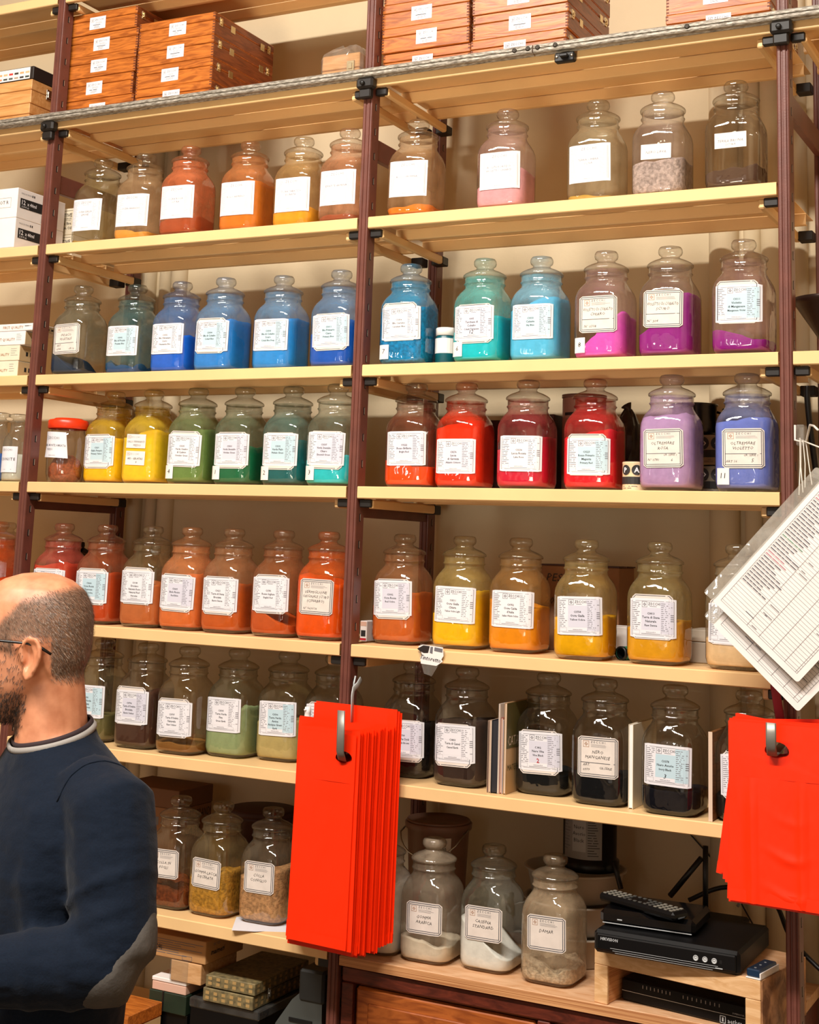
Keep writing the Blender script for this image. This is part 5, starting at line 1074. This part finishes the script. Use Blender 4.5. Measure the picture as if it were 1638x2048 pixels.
# ------------------------------------------------------------------ red bags
def red_mat():
    m, nt, b = base('red_plastic_bag'); L = nt.links.new; b.inputs['Base Color'].default_value = lin('#ff3006'); b.inputs['Roughness'].default_value = .38; b.inputs['Specular IOR Level'].default_value = .35
    tc = N(nt, 'ShaderNodeTexCoord'); mp = N(nt, 'ShaderNodeMapping'); mp.inputs['Scale'].default_value = (14, 14, 5); L(tc.outputs['Object'], mp.inputs[0]); no = N(nt, 'ShaderNodeTexNoise'); no.inputs['Scale'].default_value = 1.3; no.inputs['Detail'].default_value = 3; L(mp.outputs[0], no.inputs['Vector'])
    bp = N(nt, 'ShaderNodeBump'); bp.inputs['Strength'].default_value = .35; bp.inputs['Distance'].default_value = .01; L(no.outputs['Fac'], bp.inputs['Height']); L(bp.outputs[0], b.inputs['Normal']); return m
M_RED = red_mat()
def bag_mesh(u0, u1, top, bot, hole=(0, 0, .021, .016), seed=0, crease=(), wr=True, th=.0011):
    """flat plastic carrier bag hanging in the XZ plane from a punched handle hole at the origin"""
    r = random.Random(seed); m = MB(); hx, hz, ha, hb = hole; K = 10
    arc_t = [(hx-ha*math.cos(PI*k/K), hz+hb*math.sin(PI*k/K)) for k in range(K+1)]; arc_b = [(hx-ha*math.cos(PI*k/K), hz-hb*.7*math.sin(PI*k/K)) for k in range(K+1)]
    zc = -.05; ph = r.uniform(0, 6)
    def dz(u, v):
        a = .0016*math.sin(u*38+ph)*min(1, max(0, -v)/.1)
        for c in crease: a += .007*math.exp(-((u-c)/.005)**2)*min(1, max(0, -v)/.12)
        if wr: a += .0035*math.exp(-((u-.02)/.03)**2)*max(0, math.sin(v*95+math.sin(u*50)))**4*min(1, max(0, -v-.1)/.08)
        return -a
    for off in (0, th):
        P = lambda u, v: (u, dz(u, v)*(1 if off == 0 else .6)+off, v)
        m.add([P(u, v) for u, v in [(u0, top), (u0, hz)]+arc_t+[(u1, hz), (u1, top)]], [list(range(4+K+1))], M_RED)
        m.add([P(u, v) for u, v in [(u0, zc), (u0, hz)]+arc_b+[(u1, hz), (u1, zc)]], [list(range(4+K+1))], M_RED)
        nu, nv = 26, 44; vs = [P(u0+(u1-u0)*i/nu, zc+(bot-zc)*j/nv) for j in range(nv+1) for i in range(nu+1)]
        m.add(vs, [[j*(nu+1)+i, j*(nu+1)+i+1, (j+1)*(nu+1)+i+1, (j+1)*(nu+1)+i] for j in range(nv) for i in range(nu)], M_RED, True)
    m.add([(u0, -.0012, bot+.022), (u1, -.0012, bot+.020), (u1, -.0016, bot-.002), (u0, -.0016, bot)], [[0, 1, 2, 3]], M_RED)
    return m
def hook(px, lab, ytip, zk, dxk, tip=.06):
    t = thing('bag_hook', (px, 0, zk), lab, 'hook'); m = MB()
    m.tube([(.0, .0, .02), (0, -.012, .024), (dxk*.3, -.05, .012), (dxk*.8, ytip*.8, .002), (dxk, ytip, .0), (dxk+.001, ytip-.012, .02), (dxk+.002, ytip-.016, tip)], .001, mat('dull_steel', '#8a867e', .4, metal=.5), 8, flat=(.0012, .0095)); m.build('strap', t)
    m = MB(); m.box((-.009, -.002, .0), (.009, .0, .05), mat('dull_steel', '#77736c', .4, metal=.7), .0008); m.build('plate', t); return t
# stack on the middle post
HZ = 1.352; n = 26
hook(1.013, 'flat steel hook on the middle post carrying folded red bags', -.14, HZ-.004, .082, .105)
for i in range(n):
    k = i/(n-1); Y = -.020-.112*k
    xr = atY(792-86*k, 1700, Y).x-1.013; xl = atY(590, 1700, Y).x-1.013
    tp = .068-.014*k+rb.uniform(-.004, .004); bt = -.385-.012*math.sin(k*3)+rb.uniform(-.006, .006)
    if k < .12: xl = atY(628, 1480, Y).x-1.013; tp = .092+.004*i
    hole = (min(xr-.024, .082*(-Y)/.14+.004), 0, .0205, .015)
    m = bag_mesh(xl+rb.uniform(-.006, .004), xr+rb.uniform(-.003, .003), tp, bt, hole, i, (), False)
    o = m.build('red_bag', None, (1.013, Y, HZ)); o.rotation_euler = (0, rb.uniform(-.008, .008)+.012, 0)
    tag(o, 'foremost red plastic bag of the stack hanging on the middle post' if i == n-1 else 'rear red plastic bag sticking up above the fanned stack on the middle post' if k < .12 else 'red plastic bag in the fanned stack hanging on the middle post', 'bag', 'red bags on the middle post')
# stack on the end post
HZ2 = 1.455; n2 = 12
hook(2.013, 'flat steel hook on the end post carrying wide red bags', -.165, HZ2-.006, .003)
for i in range(n2):
    k = i/(n2-1); Y = -.085-.064*k
    m = bag_mesh(-.088, .108, .048+rb.uniform(-.003, .004), (-.272 if k > .6 else -.25)+rb.uniform(-.004, .004), (.002, 0, .0225, .017), 50+i, (-.045, .045) if i > 8 else (), i == n2-1)
    o = m.build('red_bag', None, (2.013+.006*k, Y, HZ2)); o.rotation_euler = (0, .15*(1-k)**1.5*(1 if i % 3 else -.5)+rb.uniform(-.01, .01)-.045*0, 0)
    tag(o, 'foremost wide red bag with vertical creases on the end post' if i == n2-1 else 'wide red plastic bag swung sideways at the back of the end post stack' if k < .5 else 'wide red plastic bag close behind the foremost one on the end post', 'bag', 'red bags on the end post')
t = thing('red_strap', (1.99, -.03, 1.56), 'dark red strap hanging above the wide red bags', 'strap'); m = MB(); a = atY(1550, 1375, -.03)-Vector(t.location); b = atY(1562, 1450, -.03)-Vector(t.location)
m.tube([a+Vector((0, 0, .06)), a, b], .003, mat('dark_red_webbing', '#8c2430', .6), 8, flat=(.009, .0012)); m.build('webbing', t)
t = thing('steel_bracket', (1.012, -.001, 1.5), 'pale grey curved metal bracket on the side of the middle post', 'bracket'); o0 = Vector(t.location); m = MB(); gs = mat('pale_grey_metal', '#b8bec0', .35, metal=.1)
m.tube([atY(722, 1358, .0)-o0, atY(715, 1370, -.015)-o0, atY(707, 1378, -.03)-o0, atY(705, 1392, -.04)-o0, atY(704, 1445, -.04)-o0], .003, gs, 8, flat=(.0075, .0018)); m.tube([atY(711, 1352, -.01)-o0, atY(708, 1366, -.015)-o0, atY(707, 1380, -.02)-o0], .002, gs, 8); m.build('arm', t)

# ------------------------------------------------------------------ the man
from mathutils.bvhtree import BVHTree
MYAW = math.atan2(-.339, -.940)
man_loc = Vector((1.032, -1.075, 0)); TH_T = math.radians(38)
def ell(cx, cy, z, a, b, n=24, pw=2.0):
    r = []
    for i in range(n):
        t_ = 2*PI*i/n; c, s = math.cos(t_), math.sin(t_); r.append((cx+a*math.copysign(abs(c)**(2/pw), c), cy+b*math.copysign(abs(s)**(2/pw), s), z))
    return r
def tor(p): c, s = math.cos(TH_T), math.sin(TH_T); return (-.05+p[0]*c-p[1]*s, p[0]*s+p[1]*c, p[2])
def union(name, mb, voxel, smooth, mt, parent):
    me = bpy.data.meshes.new(name); me.from_pydata(mb.v, [], mb.f); o = bpy.data.objects.new(name, me); COL.objects.link(o)
    rm = o.modifiers.new('r', 'REMESH'); rm.mode = 'VOXEL'; rm.voxel_size = voxel
    sm_ = o.modifiers.new('s', 'SMOOTH'); sm_.factor = .5; sm_.iterations = smooth
    dg = bpy.context.evaluated_depsgraph_get(); dg.update(); m2 = bpy.data.meshes.new_from_object(o.evaluated_get(dg))
    bpy.data.objects.remove(o); bpy.data.meshes.remove(me); m2.name = name
    m2.materials.clear(); m2.materials.append(mt); m2.polygons.foreach_set('use_smooth', [True]*len(m2.polygons))
    return link(name, m2, parent)
SHL = {s: (-.04, .185*s, 1.395) for s in (1, -1)}; ELB = {s: (-.030, .268*s, 1.208) for s in (1, -1)}; WRI = {s: (.185, .150*s, 1.185) for s in (1, -1)}
def limb(mb, pts, rad, n=14, rot=True):
    mb.tube([tor(p) if rot else p for p in pts], rad, M_PAPER, n)
def lerp(a, b, k): return tuple(a[i]+(b[i]-a[i])*k for i in range(3))
def torso(mb, g):
    R = [(.90, 0, .112, .165), (1.0, -.005, .112, .158), (1.10, -.005, .118, .160), (1.2, -.008, .125, .172), (1.3, -.012, .128, .188), (1.36, -.018, .120, .188), (1.405, -.02, .102, .172), (1.435, -.018, .084, .142), (1.462, -.012, .068, .102), (1.485, -.006, .054, .070), (1.505, 0, .048, .054)]
    mb.loft([[tor(p) for p in ell(cx, 0, z, a+g, b+g, 28, 2.3)] for z, cx, a, b in R], M_PAPER)
def arms(mb, g, end=1.0):
    for s in (1, -1):
        S_, E_, W_ = SHL[s], ELB[s], WRI[s]
        limb(mb, [lerp((-.02, .11*s, 1.42), S_, .0), S_, lerp(S_, E_, .3), lerp(S_, E_, .6), lerp(S_, E_, .9), E_], [.050+g, .060+g, .058+g, .053+g, .050+g, .047+g])
        limb(mb, [lerp(S_, E_, .92), E_, lerp(E_, W_, .25), lerp(E_, W_, .6), lerp(E_, W_, end)], [.046+g, .047+g, .047+g, .040+g, .030+g])
# skin: one continuous body
mb = MB()
HR = [(1.505, .030, .035, .032), (1.515, .036, .052, .045), (1.535, .030, .066, .056), (1.56, .018, .080, .066), (1.585, .004, .092, .0705), (1.61, .0, .0985, .0735), (1.64, 0, .1015, .0765), (1.67, -.001, .100, .0765), (1.695, -.003, .092, .071), (1.715, -.005, .078, .060), (1.730, -.007, .056, .043), (1.739, -.009, .030, .023), (1.7415, -.010, .008, .006)]
mb.loft([ell(cx, 0, z, a, b, 28, 2.15) for z, cx, a, b in HR], M_PAPER)
mb.tube([(-.05, 0, 1.44), (-.047, 0, 1.50), (-.040, 0, 1.55), (-.028, 0, 1.61)], [.062, .057, .056, .058], M_PAPER, 20)
torso(mb, -.006); arms(mb, -.007)
def egg(c, r, n=12):
    rings = []
    for j in range(1, n): t_ = PI*j/n; rings.append([(c[0]+r[0]*math.sin(t_)*math.cos(2*PI*i/n), c[1]+r[1]*math.sin(t_)*math.sin(2*PI*i/n), c[2]-r[2]*math.cos(t_)) for i in range(n)])
    mb.loft(rings, M_PAPER)
mb.tube([(.095, 0, 1.645), (.106, 0, 1.625), (.119, 0, 1.603), (.112, 0, 1.592)], [.008, .011, .014, .010], M_PAPER, 10)
for s in (1, -1):
    egg((.109, .011*s, 1.597), (.010, .009, .008)); egg((.082, .03*s, 1.652), (.020, .026, .009)); egg((.070, .04*s, 1.60), (.022, .020, .018))
    # ear: helix rim, inner fold, lobe
    hx = [(-.021, .0755, 1.606), (-.018, .079, 1.622), (-.023, .083, 1.636), (-.034, .087, 1.643), (-.046, .090, 1.640), (-.0535, .091, 1.628), (-.053, .089, 1.611), (-.046, .086, 1.597), (-.038, .083, 1.585), (-.031, .081, 1.579), (-.026, .079, 1.584), (-.024, .0775, 1.594)]
    mb.tube([(x, y*s, z) for x, y, z in hx], [.0040, .0042, .0043, .0043, .0042, .0042, .0040, .0040, .0048, .0055, .0045, .004], M_PAPER, 8)
    mb.tube([(-.036, .083*s, 1.633), (-.044, .084*s, 1.620), (-.043, .083*s, 1.606), (-.036, .0815*s, 1.596)], .0036, M_PAPER, 8)
    rg = [(x*.86-.0053, (y-.008)*s, z*.86+1.611*.14) for x, y, z in hx]; mb.loft([[(x, y-.012*s, z) for x, y, z in rg], rg], M_PAPER, True)
    egg((-.0215, .0785*s, 1.606), (.004, .004, .006))
egg((.088, 0, 1.562), (.016, .022, .006)); egg((.087, 0, 1.551), (.015, .020, .006)); egg((.075, 0, 1.53), (.016, .02, .014))
for s in (1, -1):
    W_ = Vector(tor(WRI[s])); E_ = Vector(tor(ELB[s])); d = (W_-E_).normalized(); up = Vector((0, 0, 1)); sd = d.cross(up).normalized()
    mb.tube([W_-d*.02, W_+d*.02, W_+d*.055, W_+d*.085], [.026, .026, .028, .022], M_PAPER, 12)
    mb.tube([W_+d*.05+up*.018, W_+d*.085+up*.024], [.02, .014], M_PAPER, 10); mb.tube([W_+d*.05-up*.018, W_+d*.085-up*.024], [.02, .014], M_PAPER, 10)
    for k in range(4):
        o0 = W_+d*.082+up*(.030-.020*k); Lf = (.068, .078, .073, .058)[k]; ins = sd*(-s)
        mb.tube([o0-d*.02, o0+d*Lf*.45, o0+d*Lf*.75+ins*Lf*.22, o0+d*Lf*.85+ins*Lf*.5], [.0095, .0088, .008, .0068], M_PAPER, 8)
    mb.tube([W_+d*.025+up*.02, W_+d*.05+up*.042, W_+d*.075+up*.050, W_+d*.095+up*.050], [.013, .0115, .010, .008], M_PAPER, 8)
for s in (1, -1): mb.tube([tor((0, .09*s, .95)), tor((0, .095*s, .75)), tor((.01, .1*s, .48)), tor((-.01, .105*s, .2)), tor((-.02, .11*s, .05))], [.085, .075, .055, .045, .038], M_PAPER, 14)
skin, nt, bs = base('skin'); Lk = nt.links.new
va = N(nt, 'ShaderNodeVertexColor', layer_name='hairmask'); sp = N(nt, 'ShaderNodeSeparateColor'); Lk(va.outputs[0], sp.inputs[0])
tc = N(nt, 'ShaderNodeTexCoord'); no = N(nt, 'ShaderNodeTexNoise'); no.inputs['Scale'].default_value = 45; no.inputs['Detail'].default_value = 6; Lk(tc.outputs['Object'], no.inputs['Vector'])
cr = N(nt, 'ShaderNodeValToRGB'); cr.color_ramp.elements[0].color = lin('#b67250'); cr.color_ramp.elements[1].color = lin('#d08e6a'); cr.color_ramp.elements[0].position = .3; cr.color_ramp.elements[1].position = .7; Lk(no.outputs['Fac'], cr.inputs[0])
mx = N(nt, 'ShaderNodeMix', data_type='RGBA'); Lk(sp.outputs[0], mx.inputs[0]); Lk(cr.outputs[0], mx.inputs[6]); mx.inputs[7].default_value = lin('#6a5242'); Lk(mx.outputs[2], bs.inputs['Base Color'])
bs.inputs['Roughness'].default_value = .5; bs.inputs['Subsurface Weight'].default_value = .08; bs.inputs['Subsurface Radius'].default_value = (.01, .004, .002)
person = union('person', mb, .0042, 3, skin, None); person.location = man_loc; person.rotation_euler = (0, 0, MYAW)
tag(person, 'bald bearded man in navy sweater and glasses standing with bent arms before the shelves', 'person')
def hairf(p):
    x, y, z = p; y = abs(y)
    if z < 1.50 or y > .079: return 0
    top = 1.700 - max(0, (x+.01))*1.15 + max(0, -x-.02)*.35
    edge = lambda a, w_: max(0, min(1, a/w_+.5))
    h = edge(top-z, .016)*edge(.045-x, .02)
    nape = 1.577+max(0, x+.07)*.55
    ear = edge(z-nape, .02)
    if x > -.06: ear = min(ear, edge(z-(1.640 if x < .0 else 1.60), .016))
    return h*ear
def beardf(p):
    x, y, z = p; y = abs(y)
    if z > 1.63 or z < 1.488: return 0
    edge = lambda a, w_: max(0, min(1, a/w_+.5))
    lo = edge(x-(-.018+max(0, 1.53-z)*.3), .014)*edge(1.628-z, .02)
    jaw = edge(1.556-z+max(0, x-.03)*.3, .03)
    side = edge(.03-x, .02)
    return lo*max(jaw, side*.22)
pme = person.data; ca = pme.color_attributes.new('hairmask', 'FLOAT_COLOR', 'POINT'); vals = []
for v in pme.vertices:
    h = .85*hairf(v.co)+.55*beardf(v.co); h = min(h, .9); vals += [h, h, h, 1]
ca.data.foreach_set('color', vals)
# hair and beard strands
def strands(name, f, n, L0, L1, mts, seed, flow, wd=.00035):
    r = random.Random(seed); polys = [p for p in pme.polygons if p.center.z > 1.48 and f(p.center) > .05]; m = MB()
    if not polys: return
    for k in range(n):
        p = r.choice(polys)
        if r.random() > f(p.center): continue
        c = p.center+Vector((r.uniform(-.002, .002), r.uniform(-.002, .002), r.uniform(-.002, .002))); nn = p.normal; d = flow(c, nn); d = (d-nn*d.dot(nn)).normalized(); d = (d+Vector((r.gauss(0, .18), r.gauss(0, .18), r.gauss(0, .18)))).normalized()
        s = d.cross(nn).normalized()*wd; Ln = r.uniform(L0, L1); a = c-nn*.0006; b = c+d*Ln*.55+nn*Ln*.16; e = c+d*Ln+nn*Ln*.17
        m.add([a-s, a+s, b+s*.8, b-s*.8, e], [[0, 1, 2, 3], [3, 2, 4]], r.choice(mts))
    o = m.build(name, person); o['kind'] = 'stuff'
HM = [mat('hair_brown', '#5e4839', .5), mat('hair_ash', '#8a7564', .5), mat('hair_dark', '#4a382d', .5)]; BM = [mat('beard_dark', '#1c1411', .55), mat('beard_brown', '#3a261c', .55)]
strands('hair', hairf, 17000, .004, .007, HM, 1, lambda c, n: Vector((-1, 0, -1.1)), .00022)
strands('beard', beardf, 9000, .005, .011, BM, 2, lambda c, n: Vector((.2, 0, -1)))
# sweater
def knit():
    m, nt, b = base('navy_knit'); L = nt.links.new; tc = N(nt, 'ShaderNodeTexCoord'); no = N(nt, 'ShaderNodeTexNoise'); no.inputs['Scale'].default_value = 320; no.inputs['Detail'].default_value = 3; L(tc.outputs['Object'], no.inputs['Vector'])
    cr = N(nt, 'ShaderNodeValToRGB'); cr.color_ramp.elements[0].color = lin('#040c1a'); cr.color_ramp.elements[1].color = lin('#0a1829'); L(no.outputs['Fac'], cr.inputs[0]); L(cr.outputs[0], b.inputs['Base Color']); b.inputs['Roughness'].default_value = .85; b.inputs['Sheen Weight'].default_value = .06; b.inputs['Specular IOR Level'].default_value = .15
    n2 = N(nt, 'ShaderNodeTexNoise'); n2.inputs['Scale'].default_value = 14; n2.inputs['Detail'].default_value = 2; mp = N(nt, 'ShaderNodeMapping'); mp.inputs['Scale'].default_value = (1, 1, 1.8); L(tc.outputs['Object'], mp.inputs[0]); L(mp.outputs[0], n2.inputs['Vector'])
    ad = N(nt, 'ShaderNodeMath', operation='MULTIPLY_ADD'); ad.inputs[1].default_value = .06; L(no.outputs['Fac'], ad.inputs[0]); L(n2.outputs['Fac'], ad.inputs[2]); bp = N(nt, 'ShaderNodeBump'); bp.inputs['Strength'].default_value = .6; bp.inputs['Distance'].default_value = .014; L(ad.outputs[0], bp.inputs['Height']); L(bp.outputs[0], b.inputs['Normal']); return m
M_NAVY = knit()
mb = MB(); torso(mb, .010); arms(mb, .010, .93)
mb.loft([[tor(p) for p in ell(cx, 0, z, a, b, 24)] for z, cx, a, b in ((1.46, -.010, .075, .105), (1.485, -.006, .066, .076), (1.51, -.002, .061, .065), (1.535, 0, .0595, .062), (1.56, 0, .059, .060))], M_PAPER)
for s in (1, -1):   # folds in the sleeve: at the inner elbow, behind the armpit and along the forearm
    S_, E_, W_ = SHL[s], ELB[s], WRI[s]
    for k, (t0, rr_) in enumerate(((.72, .066), (.84, .063), (.50, .071))): mb.tube([tor(lerp(lerp(S_, E_, t0), (.0, .2*s, 1.3), .05)), tor(lerp(S_, E_, t0+.04))], rr_-.001, M_PAPER, 16)
    for t0, rr_ in ((.22, .060), (.45, .0555), (.7, .050), (.86, .0455)): mb.tube([tor(lerp(E_, W_, t0)), tor(lerp(E_, W_, t0+.045))], rr_, M_PAPER, 16)
    mb.tube([tor((.05, .13*s, 1.40)), tor((.06, .15*s, 1.30)), tor((.05, .165*s, 1.2))], [.02, .03, .02], M_PAPER, 10)
sw = union('sweater', mb, .006, 5, M_NAVY, person); sw['label'] = 'navy knitted crew neck sweater'
NZ = lambda a: 1.510-.040*(.5+.5*math.cos(a))
sb = bmesh.new(); sb.from_mesh(sw.data); nk = Vector(tor((0, 0, 0)))
def neckside(co):
    d = Vector((co.x-nk.x, co.y-nk.y)); return d.length < .11 and co.z > NZ(math.atan2(d.y, d.x)-TH_T)
bvh = BVHTree.FromBMesh(sb); ring = []
for i in range(48):
    a = 2*PI*i/48; h = bvh.ray_cast(Vector((nk.x, nk.y, NZ(a))), Vector((math.cos(a+TH_T), math.sin(a+TH_T), 0))); ring.append(h[0])
bmesh.ops.delete(sb, geom=[v for v in sb.verts if neckside(v.co)], context='VERTS'); sb.to_mesh(sw.data); sb.free()
bvh = BVHTree.FromPolygons([v.co.copy() for v in sw.data.vertices], [list(p.vertices) for p in sw.data.polygons])
M_SUEDE = mat('grey_suede', '#4c4844', .9, var=.12, scale=30, bump=.2, bscale=150)
def on(p, d, off):
    h = bvh.ray_cast(Vector(p), Vector(d).normalized()); return (h[0]+h[1]*off) if h[0] else None
for s in (1, -1):
    E_ = Vector(tor(ELB[s])); S_ = Vector(tor(SHL[s])); W_ = Vector(tor(WRI[s])); outd = ((E_-S_).normalized()-(W_-E_).normalized()).normalized(); lat = (Vector(tor((0, s, 0)))-Vector(tor((0, 0, 0)))).normalized()
    o_ = (outd+lat*.55).normalized(); ax1 = ((S_-E_).normalized()-(W_-E_).normalized()).normalized(); ax1 = (ax1-o_*ax1.dot(o_)).normalized(); ax2 = o_.cross(ax1); vs = []; fs = []; NR, NA = 8, 36; ok = True
    for j in range(NR+1):
        for i in range(NA):
            a = 2*PI*i/NA; q = j/NR; p0 = E_+Vector((0, 0, .012))+ax1*(.078*q*math.cos(a))+ax2*(.041*q*math.sin(a)*(1-.12*math.cos(a)))+o_*.25; h = on(p0, -o_, .0022 if j < NR else -.001); vs.append(h if h else p0-o_*.2)
    for j in range(NR):
        for i in range(NA): fs.append([j*NA+i, j*NA+(i+1) % NA, (j+1)*NA+(i+1) % NA, (j+1)*NA+i])
    m = MB(); m.add(vs, fs, M_SUEDE, True); o2 = m.build('elbow_patch', person); o2['label'] = 'grey suede elbow patch'
    sm2 = MB(); pts = []
    for k in range(25):
        a = math.radians(30+165*k/24); Cc = Vector(tor((-.03, .158*s, 1.375))); dd = Vector(tor((math.cos(a), 0, math.sin(a))))-Vector(tor((0, 0, 0))); h = on(Cc+dd*.25, -dd, .0006)
        if h: pts.append(h)
    if len(pts) > 4: sm2.tube(pts, .0014, M_NAVY, 6); sm2.build('sleeve_seam', person)
def collar(name, dr, dz, tr, mt, lab):
    pts = [Vector((p.x+(p.x-nk.x)*dr, p.y+(p.y-nk.y)*dr, p.z+dz)) for p in ring]; m = MB(); m.tube(pts+pts[:2], 0, mt, 8, flat=tr); o2 = m.build(name, person); o2['label'] = lab
collar('neck_trim', .02, -.0035, (.0050, .0032), mat('grey_rib', '#8e8a86', .85), 'grey ribbed neckline trim')
collar('undershirt', -.06, .0035, (.0042, .0022), mat('dark_undershirt', '#2c1c20', .85), 'dark undershirt edge inside the neckline')
# glasses
M_SPEC = mat('black_acetate', '#08080a', .25); m = MB()
for s in (1, -1):
    m.tube([(.098, .064*s, 1.640), (.06, .076*s, 1.639), (.017, .0825*s, 1.636), (-.028, .083*s, 1.634), (-.05, .083*s, 1.629), (-.068, .081*s, 1.619)], [.0022, .002, .002, .002, .0027, .0022], M_SPEC, 8)
    m.tube([(.104+.004*math.cos(2*PI*i/24), (.034+.026*math.cos(2*PI*i/24))*s, 1.634+.020*math.sin(2*PI*i/24)) for i in range(25)], .0018, M_SPEC, 6)
m.tube([(.112, -.009, 1.637), (.116, 0, 1.64), (.112, .009, 1.637)], .0018, M_SPEC, 6); o2 = m.build('glasses', person); o2['label'] = 'thin black framed glasses'
for s in (1, -1):
    m = MB(); m.lathe([(0, -.0115), (.006, -.0098), (.0105, -.0045), (.0115, 0), (.0105, .0045), (.006, .0098), (0, .0115)], mat('eye_white', '#e6ddd4', .2), 14, (.083, .032*s, 1.634)); m.lathe([(.0055, .0104), (.003, .0118), (0, .012)], mat('iris_brown', '#2a1a10', .2), 12, M=Matrix.Translation((.083, .032*s, 1.634)) @ Matrix.Rotation(PI/2, 4, 'Y')); m.build('eye', person)
# trousers and shoes
M_TR = mat('charcoal_trousers', '#22242a', .85, var=.1, scale=120); mb = MB()
mb.loft([[tor(p) for p in ell(0, 0, z, a, b, 24, 2.3)] for z, a, b in ((.82, .122, .172), (.9, .125, .175), (.98, .118, .166), (1.01, .114, .162))], M_PAPER)
for s in (1, -1): mb.tube([tor((0, .085*s, .92)), tor((0, .09*s, .78)), tor((.012, .1*s, .48)), tor((-.005, .105*s, .25)), tor((-.01, .11*s, .05))], [.096, .09, .072, .064, .062], M_PAPER, 18)
union('trousers', mb, .009, 4, M_TR, person)
for s in (1, -1):
    m = MB(); R = []
    for k, (z, a, b, cx) in enumerate(((.0, .135, .046, .06), (.02, .138, .048, .06), (.045, .12, .044, .05), (.075, .07, .04, .01), (.1, .052, .042, -.01))): R.append([tor((x, y, z+.0)) for x, y, z in ell(cx, .11*s, z, a, b, 20, 2.6)])
    m.loft(R, mat('black_leather', '#141214', .4)); m.build('shoe', person)
